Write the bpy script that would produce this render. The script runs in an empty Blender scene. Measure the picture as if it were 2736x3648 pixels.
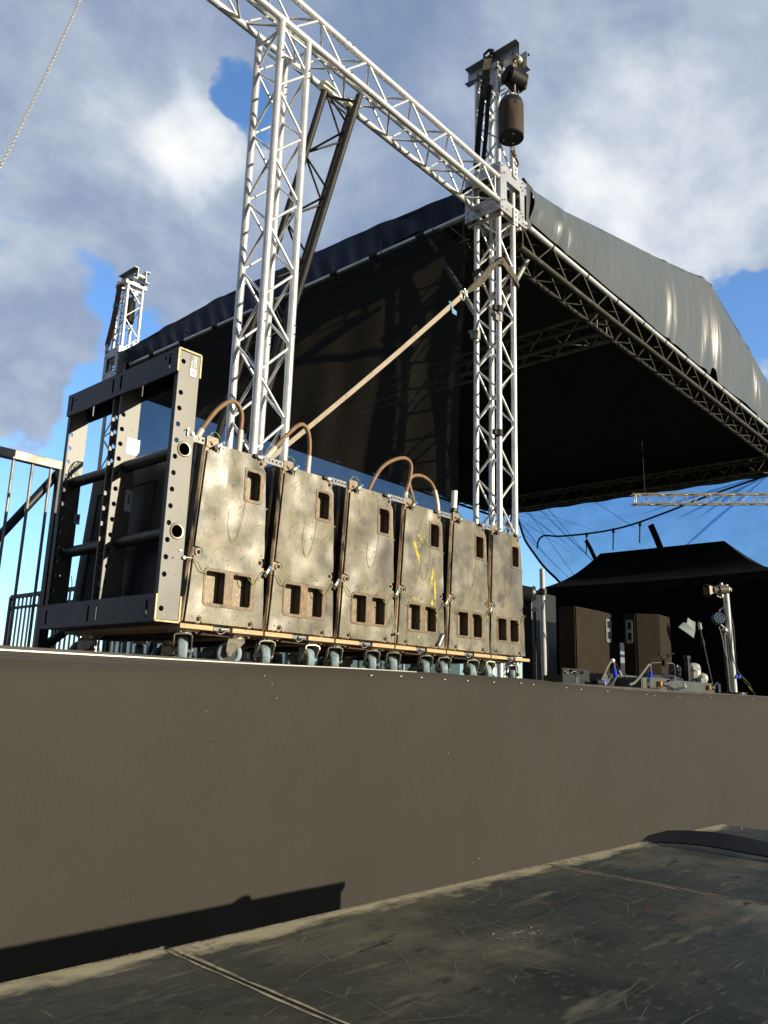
import bpy, bmesh, math, random
from mathutils import Vector, Matrix
from math import pi, sin, cos, radians
random.seed(7)
S = bpy.context.scene
COL = S.collection
V = Vector
CAM = V((-1.8706, -2.7687, -0.2721))
ZS = -0.157          # stage floor
ZG = -1.45           # ground

# ------------------------------------------------------------------ materials
MATS = {}
def mat(name, base, rough=.5, metal=0., spec=.5, layers=(), bumps=(), rand=False, coat=0., trans=None, sheen=0., rough_var=None):
    """layers: (colour, scale, lo, hi, detail, stretch); bumps: (scale, strength, detail, stretch)"""
    m = bpy.data.materials.new(name); m.use_nodes = True
    nt = m.node_tree; N = nt.nodes; L = nt.links
    p = N['Principled BSDF']
    p.inputs['Roughness'].default_value = rough; p.inputs['Metallic'].default_value = metal
    p.inputs['Specular IOR Level'].default_value = spec
    if coat: p.inputs['Coat Weight'].default_value = coat
    if sheen: p.inputs['Sheen Weight'].default_value = sheen
    tc = N.new('ShaderNodeTexCoord'); co = tc.outputs['Object']
    if rand:
        oi = N.new('ShaderNodeObjectInfo'); sc = N.new('ShaderNodeVectorMath'); sc.operation = 'SCALE'
        cx = N.new('ShaderNodeCombineXYZ')
        for k in range(3): L.new(oi.outputs['Random'], cx.inputs[k])
        L.new(cx.outputs[0], sc.inputs[0]); sc.inputs['Scale'].default_value = 37.
        ad = N.new('ShaderNodeVectorMath'); L.new(co, ad.inputs[0]); L.new(sc.outputs[0], ad.inputs[1]); co = ad.outputs[0]
    def noise(scale, detail, stretch, rgh=.6):
        c = co
        if stretch != (1, 1, 1):
            mp = N.new('ShaderNodeMapping'); mp.inputs['Scale'].default_value = stretch; L.new(co, mp.inputs[0]); c = mp.outputs[0]
        n = N.new('ShaderNodeTexNoise'); n.inputs['Scale'].default_value = scale; n.inputs['Detail'].default_value = detail
        n.inputs['Roughness'].default_value = rgh
        L.new(c, n.inputs['Vector']); return n.outputs['Fac']
    cur = None
    rgb = N.new('ShaderNodeRGB'); rgb.outputs[0].default_value = (*base, 1); cur = rgb.outputs[0]
    for ly in layers:
        colr, scale, lo, hi, detail = ly[:5]; st = ly[5] if len(ly) > 5 else (1, 1, 1)
        f = noise(scale, detail, st)
        mr = N.new('ShaderNodeMapRange'); mr.inputs[1].default_value = lo; mr.inputs[2].default_value = hi
        L.new(f, mr.inputs[0])
        mx = N.new('ShaderNodeMix'); mx.data_type = 'RGBA'
        L.new(mr.outputs[0], mx.inputs[0]); L.new(cur, mx.inputs[6]); mx.inputs[7].default_value = (*colr, 1); cur = mx.outputs[2]
    L.new(cur, p.inputs['Base Color'])
    if rough_var:
        f = noise(rough_var[0], 4, (1, 1, 1)); mr = N.new('ShaderNodeMapRange')
        mr.inputs[1].default_value = .3; mr.inputs[2].default_value = .7; mr.inputs[3].default_value = rough_var[1]; mr.inputs[4].default_value = rough_var[2]
        L.new(f, mr.inputs[0]); L.new(mr.outputs[0], p.inputs['Roughness'])
    prev = None
    for bp in bumps:
        scale, strength, detail = bp[:3]; st = bp[3] if len(bp) > 3 else (1, 1, 1)
        f = noise(scale, detail, st)
        b = N.new('ShaderNodeBump'); b.inputs['Strength'].default_value = strength; b.inputs['Distance'].default_value = bp[4] if len(bp) > 4 else min(.02, .22 / scale)
        L.new(f, b.inputs['Height'])
        if prev: L.new(prev, b.inputs['Normal'])
        prev = b.outputs[0]
    if prev: L.new(prev, p.inputs['Normal'])
    if trans:      # (transparent colour, weight) for scrim cloth
        out = N['Material Output']; t = N.new('ShaderNodeBsdfTransparent'); t.inputs[0].default_value = (*trans[0], 1)
        tl = N.new('ShaderNodeBsdfTranslucent'); tl.inputs[0].default_value = (*trans[2], 1)
        a = N.new('ShaderNodeMixShader'); a.inputs[0].default_value = .5; L.new(p.outputs[0], a.inputs[1]); L.new(tl.outputs[0], a.inputs[2])
        ms = N.new('ShaderNodeMixShader'); ms.inputs[0].default_value = trans[1]
        L.new(a.outputs[0], ms.inputs[1]); L.new(t.outputs[0], ms.inputs[2]); L.new(ms.outputs[0], out.inputs[0])
        if len(trans) > 3:   # creases let less light through
            f = noise(trans[3], 3, trans[4]); mr = N.new('ShaderNodeMapRange'); mr.inputs[1].default_value = .35; mr.inputs[2].default_value = .6
            mr.inputs[3].default_value = trans[1] * .84; mr.inputs[4].default_value = trans[1] * 1.02; L.new(f, mr.inputs[0]); L.new(mr.outputs[0], ms.inputs[0])
    MATS[name] = m; return m
M = MATS
mat('aluminium', (.84, .84, .83), .38, .55, layers=[((.58, .58, .56), 9, .45, .72, 6), ((.86, .86, .86), 30, .5, .8, 3), ((.30, .28, .22), 17, .66, .78, 6)], bumps=[(60, .06, 3)], rand=True)
mat('aluminium_aged', (.62, .60, .52), .42, .75, layers=[((.36, .33, .25), 7, .4, .75, 5), ((.75, .73, .66), 25, .5, .8, 3)], bumps=[(60, .06, 3)], rand=True)
mat('aluminium_plate', (.50, .51, .52), .42, .8, layers=[((.36, .36, .36), 12, .4, .8, 5)], bumps=[(90, .05, 3, (1, 1, 8))], rand=True)
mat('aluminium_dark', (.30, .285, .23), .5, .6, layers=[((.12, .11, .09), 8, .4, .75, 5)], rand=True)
mat('end_panel_paint', (.205, .178, .110), .42, .08, spec=1., layers=[((.275, .238, .15), 4.2, .45, .72, 6), ((.10, .09, .062), 3.1, .46, .66, 7), ((.045, .043, .034), 5., .56, .72, 7), ((.075, .068, .048), 13, .5, .7, 7),
    ((.20, .18, .13), 70, .64, .78, 6, (2, 1, .7)), ((.035, .032, .024), 34, .62, .74, 6), ((.03, .027, .02), 90, .68, .76, 4)], bumps=[(4.4, .9, 1, (1, 1, 1), .045), (11, .3, 3, (1, 1, 1), .004), (80, .10, 4, (1, 1, 1), .004)], rand=True, rough_var=(7, .34, .52))
mat('scuff_light', (.30, .27, .19), .5)
mat('scuff_dark', (.03, .027, .02), .6)
mat('recess_wall_shade', (.045, .035, .025), .6)  # same brown as the pocket back, with the walls' shade put into the colour
mat('cabinet_black', (.013, .014, .016), .5, layers=[((.03, .03, .03), 12, .55, .8, 5)], bumps=[(120, .1, 3)])
mat('worn_wood', (.25, .165, .085), .5, layers=[((.55, .43, .27), 16, .45, .6, 6, (2, 2, .3)), ((.02, .014, .01), 15, .50, .60, 6, (2, 2, .3)), ((.13, .05, .015), 40, .58, .7, 4, (1, 1, .5))], bumps=[(40, .3, 4)], rand=True)
mat('recess_paint', (.27, .215, .145), .38, .1, layers=[((.48, .38, .25), 120, .5, .7, 2), ((.10, .06, .035), 30, .6, .75, 4)], bumps=[(150, .45, 2)], rand=True)
mat('recess_rim', (.19, .15, .10), .4, .1, layers=[((.34, .20, .09), 22, .5, .66, 5), ((.05, .03, .018), 30, .55, .72, 4)], bumps=[(150, .35, 2)], rand=True)
mat('dark_hole', (.006, .006, .006), .8)
mat('rivet', (.34, .29, .2), .35, .7)
mat('plywood', (.58, .40, .20), .55, layers=[((.55, .34, .15), 10, .5, .58, 3, (1, 1, 40)), ((.68, .51, .29), 22, .5, .7, 4, (1, 1, 8)), ((.3, .16, .06), 30, .66, .76, 4)], bumps=[(30, .2, 4, (1, 1, 20))], rand=True)
mat('board_under', (.05, .028, .018), .7, layers=[((.05, .025, .016), 10, .4, .7, 5)])
mat('board_red', (.075, .018, .015), .6)
mat('caster_steel', (.62, .585, .48), .40, .6, layers=[((.33, .29, .19), 20, .45, .7, 4), ((.16, .1, .04), 40, .6, .75, 4)], rand=True)
mat('tyre_blue', (.22, .32, .36), .55, layers=[((.38, .45, .45), 16, .45, .7, 5), ((.07, .16, .23), 30, .5, .7, 4)], rand=True)
mat('hub', (.09, .09, .09), .5, layers=[((.2, .19, .17), 30, .5, .7, 3)])
mat('frame_paint', (.11, .103, .072), .45, .0, spec=1., layers=[((.075, .072, .052), 7, .45, .7, 5), ((.14, .135, .11), 60, .62, .75, 4), ((.03, .028, .024), 90, .66, .74, 3)], bumps=[(140, .1, 3)])
mat('frame_paint_shaded', (.012, .017, .024), .38, .1, layers=[((.03, .036, .04), 6, .45, .7, 7), ((.075, .08, .078), 16, .60, .74, 8), ((.13, .135, .13), 45, .66, .76, 6), ((.09, .05, .03), 22, .70, .78, 6)], bumps=[(140, .08, 3)])  # same paint as the plates, with bluish shade put into its colour
mat('worn_edge', (.50, .40, .20), .45, .2, layers=[((.22, .15, .06), 35, .5, .7, 4)])
mat('tube_dark', (.022, .03, .026), .35, .2, layers=[((.05, .09, .055), 10, .55, .7, 5), ((.09, .08, .06), 30, .62, .75, 5)])
mat('sticker_white', (.80, .80, .78), .5)
mat('sticker_grey', (.55, .57, .58), .4)
mat('ink', (.02, .02, .025), .5)
mat('ink_grey', (.38, .37, .38), .5)
mat('label_grey', (.21, .205, .2), .4)
mat('rail_metal', (.27, .27, .25), .5, .4, layers=[((.14, .135, .12), 40, .5, .7, 3)])
mat('pin_metal', (.6, .58, .52), .35, .7)
mat('pin_black', (.02, .02, .02), .45)
mat('pin_blue', (.02, .35, .75), .3)
mat('wire_green', (.06, .20, .03), .5, layers=[((.45, .42, .05), 60, .5, .55, 2)])
mat('cable_brown', (.23, .125, .062), .5, layers=[((.33, .20, .11), 30, .5, .7, 3), ((.13, .07, .035), 60, .55, .7, 3)], bumps=[(90, .15, 2)])
mat('sleeve_clear', (.62, .56, .46), .25, layers=[((.8, .76, .68), 40, .5, .7, 3)])
mat('sleeve_white', (.95, .93, .9), .18, coat=.5)
mat('cable_grey', (.16, .155, .13), .45)
mat('cable_black', (.016, .016, .016), .5)
mat('connector_blue', (.01, .07, .70), .35)
mat('strap_webbing', (.43, .36, .27), .8, layers=[((.33, .265, .19), 8, .45, .7, 4), ((.52, .45, .36), 60, .5, .7, 2)], bumps=[(240, .2, 1)])
mat('sling_cloth', (.085, .072, .048), .85, layers=[((.14, .12, .08), 16, .45, .7, 4), ((.04, .034, .024), 12, .55, .75, 4)], bumps=[(60, .5, 3)])
mat('sling_black', (.016, .016, .017), .8, bumps=[(60, .5, 3)])
mat('sling_brown', (.22, .115, .07), .8, layers=[((.12, .07, .05), 12, .5, .7, 4)], bumps=[(60, .5, 3)])
mat('tag_blue', (.10, .33, .5), .5)
mat('roof_outer', (.020, .038, .10), .42, layers=[((.028, .05, .125), 6, .4, .7, 5)], bumps=[(4, .22, 3, (1, 1, .5), .03)])
mat('roof_inner', (.028, .026, .021), .85, layers=[((.015, .014, .012), 3, .4, .7, 3)], bumps=[(4, .4, 3)])
mat('valance_silver', (.108, .124, .128), .36, 0., spec=.6, layers=[((.092, .107, .112), 2.5, .4, .7, 4, (1, 1, .4)), ((.15, .145, .115), 5, .62, .8, 5, (2, 1, .25)), ((.07, .072, .065), 9, .68, .8, 6, (1, 1, .6))], bumps=[(2.4, .3, 3, (2.5, 1, .35), .05), (12, .12, 4, (1.5, 1, .5), .01)])
mat('trim_black', (.010, .010, .013), .5)
mat('scrim_left', (.012, .013, .018), .8, trans=((.95, .97, 1.), .27, (.045, .038, .026)))
mat('scrim_back', (.012, .013, .018), .8, trans=((.9, .95, 1.), .72, (.03, .03, .03), 2.2, (1, 1, .5)))
mat('scrim_right', (.012, .016, .022), .8, trans=((.60, .77, .94), .70, (.03, .03, .035), 1.6, (1, .7, 1.3)))
mat('rope_black', (.012, .012, .016), .7)
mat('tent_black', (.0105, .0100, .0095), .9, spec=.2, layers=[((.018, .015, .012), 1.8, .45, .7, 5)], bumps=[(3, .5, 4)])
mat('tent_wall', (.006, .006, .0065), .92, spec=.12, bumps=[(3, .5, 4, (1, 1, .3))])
mat('carpet', (.034, .028, .020), .95, spec=.1, layers=[((.033, .026, .019), 9, .42, .68, 5, (1, 1, .6)), ((.048, .04, .028), 6, .55, .75, 5)], bumps=[(220, .4, 2), (7, .3, 3)])
mat('carpet_dark', (.05, .045, .03), .95, spec=.1, layers=[((.085, .075, .05), 6, .45, .7, 5)], bumps=[(220, .4, 2), (7, .3, 3)])
mat('black_plastic', (.014, .014, .015), .4, bumps=[(120, .1, 2)])
mat('grey_metal', (.085, .095, .085), .45, .3, layers=[((.11, .12, .11), 9, .4, .7, 4)])
mat('box_black', (.014, .015, .014), .5, .0)
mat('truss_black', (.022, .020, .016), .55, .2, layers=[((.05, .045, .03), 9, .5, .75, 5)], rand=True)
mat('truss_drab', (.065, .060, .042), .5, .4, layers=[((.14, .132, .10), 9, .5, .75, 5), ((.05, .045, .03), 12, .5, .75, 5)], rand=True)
mat('deck_scratch', (.20, .175, .11), .6)
mat('khaki_metal', (.17, .155, .11), .42, .5)
mat('silver_panel', (.28, .32, .33), .4, .5)
mat('pole_white', (.80, .80, .79), .3, .4, layers=[((.6, .6, .58), 15, .5, .7, 3)])
mat('lens_blue', (.05, .11, .17), .12, .3, coat=1.)
mat('lens_bead', (.38, .46, .50), .15, coat=1.)
mat('white_plastic', (.45, .44, .38), .4)
mat('cloth_white', (.34, .42, .42), .8)
mat('orange', (.5, .2, .02), .4)
mat('bag_brown', (.050, .030, .020), .8, layers=[((.085, .05, .033), 7, .4, .7, 3)], bumps=[(6, .5, 3, (1, 1, .4), .03)])
mat('hoist_black', (.006, .006, .006), .6, spec=.25)
mat('hoist_cover', (.075, .07, .055), .55, 0.)
mat('chain_steel', (.58, .57, .53), .34, .9)
mat('chain_dark', (.13, .09, .05), .45, .7)
mat('yellow_paint', (.75, .58, .02), .6)
mat('scratch_wire', (.085, .065, .04), .5)
mat('skirt_fabric', (.0375, .0335, .0272), .7, spec=.25, layers=[((.0315, .0285, .0225), 1.1, .35, .7, 4), ((.046, .041, .033), 260, .45, .7, 2)], bumps=[(300, .25, 2), (2.2, .35, 2, (1, 1, .7), .05)])
mat('skirt_gap_shade', (.012, .012, .013), .7)
mat('staple', (.85, .86, .9), .25, .3)
mat('deck_paint', (.042, .044, .034), .5, spec=.14, layers=[((.055, .054, .036), 3.5, .42, .66, 7, (.55, 1, 1)), ((.014, .017, .015), 5, .5, .72, 6), ((.20, .178, .115), 1.7, .54, .76, 10, (.8, 1.4, 1)), ((.02, .022, .018), 2.6, .5, .66, 8, (1, .7, 1)),
    ((.24, .212, .135), 7, .60, .76, 10, (.35, 1.8, 1)), ((.24, .21, .13), 24, .63, .76, 8, (.10, 1.6, 1)), ((.22, .19, .12), 24, .66, .76, 8, (1.5, .14, 1)), ((.018, .02, .017), 40, .6, .7, 4, (.3, 1, 1)), ((.10, .093, .065), 75, .56, .72, 6, (.5, 1, 1)), ((.12, .045, .03), 3.1, .70, .80, 3)], bumps=[(14, .12, 5), (160, .2, 4, (.2, 1, 1))], rough_var=(8, .40, .62))
mat('deck_wear', (.44, .375, .225), .6, layers=[((.22, .18, .11), 40, .42, .6, 6), ((.06, .06, .045), 70, .6, .7, 5)])
mat('deck_chalk', (.62, .60, .60), .7)
mat('deck_red', (.33, .055, .035), .6)
mat('deck_side', (.03, .03, .03), .7)
mat('stage_ply', (.05, .045, .04), .7, layers=[((.09, .08, .06), 5, .5, .75, 5)])
mat('stage_edge', (.075, .072, .062), .5, layers=[((.04, .038, .032), 9, .45, .7, 4)])
mat('grass', (.05, .07, .022), .9, layers=[((.09, .08, .035), .4, .4, .7, 5)], bumps=[(30, .6, 4)])
mat('rail_galv', (.33, .325, .28), .5, .4, layers=[((.13, .12, .10), 12, .45, .7, 5)])
mat('rail_black', (.02, .022, .024), .45, .3)

def edge_wear(m):
    # paint rubbed down to the wood along the board's far edge (object space: the edge runs almost along x)
    nt = m.node_tree; N = nt.nodes; L = nt.links; p = N['Principled BSDF']; old = p.inputs['Base Color'].links[0].from_socket
    tc = N.new('ShaderNodeTexCoord'); d = N.new('ShaderNodeVectorMath'); d.operation = 'DOT_PRODUCT'; d.inputs[1].default_value = (.038, 1, 0); L.new(tc.outputs['Object'], d.inputs[0])
    mr = N.new('ShaderNodeMapRange'); mr.inputs[1].default_value = .90; mr.inputs[2].default_value = .998; mr.inputs[3].default_value = -.16; mr.inputs[4].default_value = .30; L.new(d.outputs['Value'], mr.inputs[0])
    n = N.new('ShaderNodeTexNoise'); n.inputs['Scale'].default_value = 7; n.inputs['Detail'].default_value = 10; n.inputs['Roughness'].default_value = .68
    mp = N.new('ShaderNodeMapping'); mp.inputs['Scale'].default_value = (.7, 1.6, 1); L.new(tc.outputs['Object'], mp.inputs[0]); L.new(mp.outputs[0], n.inputs['Vector'])
    a = N.new('ShaderNodeMath'); L.new(n.outputs['Fac'], a.inputs[0]); L.new(mr.outputs[0], a.inputs[1])
    m2 = N.new('ShaderNodeMapRange'); m2.inputs[1].default_value = .60; m2.inputs[2].default_value = .76; L.new(a.outputs[0], m2.inputs[0])
    mx = N.new('ShaderNodeMix'); mx.data_type = 'RGBA'; L.new(m2.outputs[0], mx.inputs[0]); L.new(old, mx.inputs[6]); mx.inputs[7].default_value = (.46, .39, .235, 1); L.new(mx.outputs[2], p.inputs['Base Color'])
edge_wear(M['deck_paint'])

# ------------------------------------------------------------------ mesh builder
class MB:
    def __init__(s): s.v = []; s.f = []; s.m = []; s.s = []
    def add(s, vs, fs, mi=0, smooth=False):
        o = len(s.v); s.v += [tuple(v) for v in vs]
        for f in fs:
            s.f.append([i + o for i in f]); s.m.append(mi); s.s.append(smooth)
    def box(s, c, d, rot=None, mi=0, bev=0.):
        c = V(c); hx, hy, hz = [k / 2 for k in d]
        if bev > 0:
            bm = bmesh.new(); bmesh.ops.create_cube(bm, size=1)
            for v in bm.verts: v.co = V((v.co.x * d[0], v.co.y * d[1], v.co.z * d[2]))
            bmesh.ops.bevel(bm, geom=bm.edges[:], offset=bev, segments=2, affect='EDGES', profile=.5)
            vs = [v.co.copy() for v in bm.verts]; bm.verts.index_update(); fs = [[v.index for v in f.verts] for f in bm.faces]; bm.free()
        else:
            vs = [V((x, y, z)) for x in (-hx, hx) for y in (-hy, hy) for z in (-hz, hz)]
            fs = [(0, 1, 3, 2), (4, 6, 7, 5), (0, 4, 5, 1), (2, 3, 7, 6), (0, 2, 6, 4), (1, 5, 7, 3)]
        if rot is not None: vs = [rot @ v for v in vs]
        s.add([v + c for v in vs], fs, mi)
    def tube(s, p, q, r, r2=None, n=12, mi=0, caps=True, capmi=None):
        p, q = V(p), V(q); r2 = r if r2 is None else r2
        d = (q - p).normalized(); a = d.orthogonal().normalized(); b = d.cross(a)
        vs = []; 
        for k in range(n):
            t = 2 * pi * k / n; u = a * cos(t) + b * sin(t); vs.append(p + u * r); vs.append(q + u * r2)
        s.add(vs, [(2 * k, (2 * k + 2) % (2 * n), (2 * k + 3) % (2 * n), 2 * k + 1) for k in range(n)], mi, True)
        if caps:
            cm = mi if capmi is None else capmi
            s.add([vs[2 * k] for k in range(n)][::-1], [list(range(n))], cm); s.add([vs[2 * k + 1] for k in range(n)], [list(range(n))], cm)
    def path(s, pts, r, n=10, mi=0, rs=None, closed=False, flat=None):
        pts = [V(p) for p in pts]; m = len(pts); vs = []
        a = None
        for i, p in enumerate(pts):
            if closed: d = (pts[(i + 1) % m] - pts[i - 1]).normalized()
            else: d = (pts[min(i + 1, m - 1)] - pts[max(i - 1, 0)]).normalized()
            a = d.orthogonal().normalized() if a is None else (a - d * a.dot(d)).normalized()
            b = d.cross(a); rr = rs[i] if rs else r
            for k in range(n):
                t = 2 * pi * k / n; vs.append(p + (a * cos(t) + b * sin(t)) * rr)
        fs = []
        for i in range(m if closed else m - 1):
            j = (i + 1) % m
            for k in range(n): fs.append((i * n + k, i * n + (k + 1) % n, j * n + (k + 1) % n, j * n + k))
        s.add(vs, fs, mi, True)
        if not closed: s.add(vs[:n][::-1], [list(range(n))], mi); s.add(vs[-n:], [list(range(n))], mi)
    def ribbon(s, pts, width, normal_hint, th=.003, mi=0):
        """flat strap: cross direction = hint"""
        pts = [V(p) for p in pts]; vs = []
        for i, p in enumerate(pts):
            d = (pts[min(i + 1, len(pts) - 1)] - pts[max(i - 1, 0)]).normalized()
            h = normal_hint[i] if isinstance(normal_hint, list) else normal_hint
            w = (V(h) - d * V(h).dot(d)).normalized(); nn = d.cross(w).normalized()
            ww = width[i] if isinstance(width, list) else width
            for sx, sy in ((-1, -1), (1, -1), (1, 1), (-1, 1)): vs.append(p + w * sx * ww / 2 + nn * sy * th / 2)
        fs = []
        for i in range(len(pts) - 1):
            for k in range(4): fs.append((i * 4 + k, i * 4 + (k + 1) % 4, i * 4 + 4 + (k + 1) % 4, i * 4 + 4 + k))
        fs += [(3, 2, 1, 0), tuple(len(vs) - 4 + k for k in range(4))]
        s.add(vs, fs, mi)
    def grid(s, fn, nu, nv, mi=0, smooth=True):
        vs = [fn(i / nu, j / nv) for j in range(nv + 1) for i in range(nu + 1)]
        s.add(vs, [(j * (nu + 1) + i, j * (nu + 1) + i + 1, (j + 1) * (nu + 1) + i + 1, (j + 1) * (nu + 1) + i) for j in range(nv) for i in range(nu)], mi, smooth)
    def plate(s, outer, holes, th, fmap, mi=0):
        """flat plate with holes: 2D filled curve, extruded; fmap maps (u,v,w) to space"""
        cu = bpy.data.curves.new('tmp', 'CURVE'); cu.dimensions = '2D'; cu.fill_mode = 'BOTH'; cu.extrude = th / 2
        for lp in [outer] + list(holes):
            sp = cu.splines.new('POLY'); sp.points.add(len(lp) - 1)
            for pt, c in zip(sp.points, lp): pt.co = (c[0], c[1], 0, 1)
            sp.use_cyclic_u = True
        ob = bpy.data.objects.new('tmp', cu); COL.objects.link(ob)
        dg = bpy.context.evaluated_depsgraph_get(); me = bpy.data.meshes.new_from_object(ob.evaluated_get(dg))
        s.add([fmap(v.co.x, v.co.y, v.co.z) for v in me.vertices], [list(f.vertices) for f in me.polygons], mi)
        bpy.data.objects.remove(ob); bpy.data.curves.remove(cu); bpy.data.meshes.remove(me)
    def text(s, body, size, fmap, mi=0):
        cu = bpy.data.curves.new('tmp', 'FONT'); cu.body = body; cu.size = size; cu.align_x = 'CENTER'; cu.align_y = 'CENTER'; cu.offset = size * .02
        ob = bpy.data.objects.new('tmp', cu); COL.objects.link(ob)
        dg = bpy.context.evaluated_depsgraph_get(); me = bpy.data.meshes.new_from_object(ob.evaluated_get(dg))
        s.add([fmap(v.co.x, v.co.y, 0) for v in me.vertices], [list(f.vertices) for f in me.polygons], mi)
        bpy.data.objects.remove(ob); bpy.data.curves.remove(cu); bpy.data.meshes.remove(me)
    def xf(s, mtx):
        s.v = [tuple(mtx @ V(v)) for v in s.v]; return s

def circ(x, y, r, n=20): return [(x + r * cos(2 * pi * k / n), y + r * sin(2 * pi * k / n)) for k in range(n)]
def slot(x, y, w, h, n=8):
    r = w / 2; a = h / 2 - r
    return [(x + r * cos(pi * k / n), y + a + r * sin(pi * k / n)) for k in range(n + 1)] + [(x + r * cos(pi + pi * k / n), y - a + r * sin(pi + pi * k / n)) for k in range(n + 1)]
def rrect(x0, y0, x1, y1, rs, n=5):
    if not isinstance(rs, (tuple, list)): rs = (rs,) * 4     # bl br tr tl
    o = []
    for (cx, cy, r, a) in ((x0 + rs[0], y0 + rs[0], rs[0], pi), (x1 - rs[1], y0 + rs[1], rs[1], 1.5 * pi), (x1 - rs[2], y1 - rs[2], rs[2], 0), (x0 + rs[3], y1 - rs[3], rs[3], .5 * pi)):
        o += [(cx + r * cos(a + pi / 2 * k / n), cy + r * sin(a + pi / 2 * k / n)) for k in range(n + 1)]
    return o
XZ = lambda y: (lambda u, v, w: (u, y + w, v))       # plate in the XZ plane at depth y
YZ = lambda x: (lambda u, v, w: (x + w, u, v))       # u = y, v = z
XY = lambda z: (lambda u, v, w: (u, v, z + w))
def spline(pts, n=8):
    pts = [V(p) for p in pts]; o = []
    for i in range(len(pts) - 1):
        a = pts[max(i - 1, 0)]; b = pts[i]; c = pts[i + 1]; d = pts[min(i + 2, len(pts) - 1)]
        for k in range(n):
            t = k / n; o.append(.5 * (2 * b + (c - a) * t + (2 * a - 5 * b + 4 * c - d) * t * t + (3 * b - a - 3 * c + d) * t ** 3))
    o.append(pts[-1]); return o
def interp(tab, x):
    for (a, fa), (b, fb) in zip(tab, tab[1:]):
        if x <= b: return fa + (fb - fa) * max(0, (x - a)) / (b - a)
    return tab[-1][1]

def link_mesh(name, mb, mats, off=V((0, 0, 0))):
    me = bpy.data.meshes.new(name)
    me.from_pydata([V(v) - off for v in mb.v], [], mb.f)
    for m in (mats if isinstance(mats, (list, tuple)) else [mats]): me.materials.append(M[m])
    me.polygons.foreach_set('material_index', mb.m); me.polygons.foreach_set('use_smooth', mb.s); me.update()
    o = bpy.data.objects.new(name, me); COL.objects.link(o); return o
class Thing:
    def __init__(s, name, label, cat, loc, group=None):
        s.o = bpy.data.objects.new(name, None); COL.objects.link(s.o); s.o.empty_display_size = .1
        s.o.location = V(loc); s.loc = V(loc); tag(s.o, label, cat, group)
    def part(s, name, mb, mats, parent=None, label=None):
        o = link_mesh(name, mb, mats, s.loc); o.parent = parent or s.o
        if label: o['label'] = label
        return o
def tag(o, label, cat, group=None):
    o['label'] = label; o['category'] = cat
    if group: o['group'] = group
def single(name, mb, mats, label, cat, loc, group=None):
    o = link_mesh(name, mb, mats, V(loc)); o.location = V(loc); tag(o, label, cat, group); return o
def struct(name, mb, mats):
    o = link_mesh(name, mb, mats); o['kind'] = 'structure'; return o
def copy_tree(o, parent=None):
    c = o.copy(); COL.objects.link(c)
    if parent: c.parent = parent
    for ch in list(o.children): copy_tree(ch, c)
    return c

# ------------------------------------------------------------------ camera
RGT = V((0.66275445, -0.74828536, 0.02873266)); UP = V((-0.18757871, -0.12874697, 0.97377536)); FWD = V((0.7249626, 0.65076358, 0.22569002))
cd = bpy.data.cameras.new('camera'); cam = bpy.data.objects.new('camera', cd); COL.objects.link(cam)
cam.matrix_world = Matrix(((RGT.x, UP.x, -FWD.x, CAM.x), (RGT.y, UP.y, -FWD.y, CAM.y), (RGT.z, UP.z, -FWD.z, CAM.z), (0, 0, 0, 1)))
cd.sensor_width = 36; cd.lens = 2861.71 / 3648 * 36; cd.clip_start = .05; cd.clip_end = 3000
S.camera = cam

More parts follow.
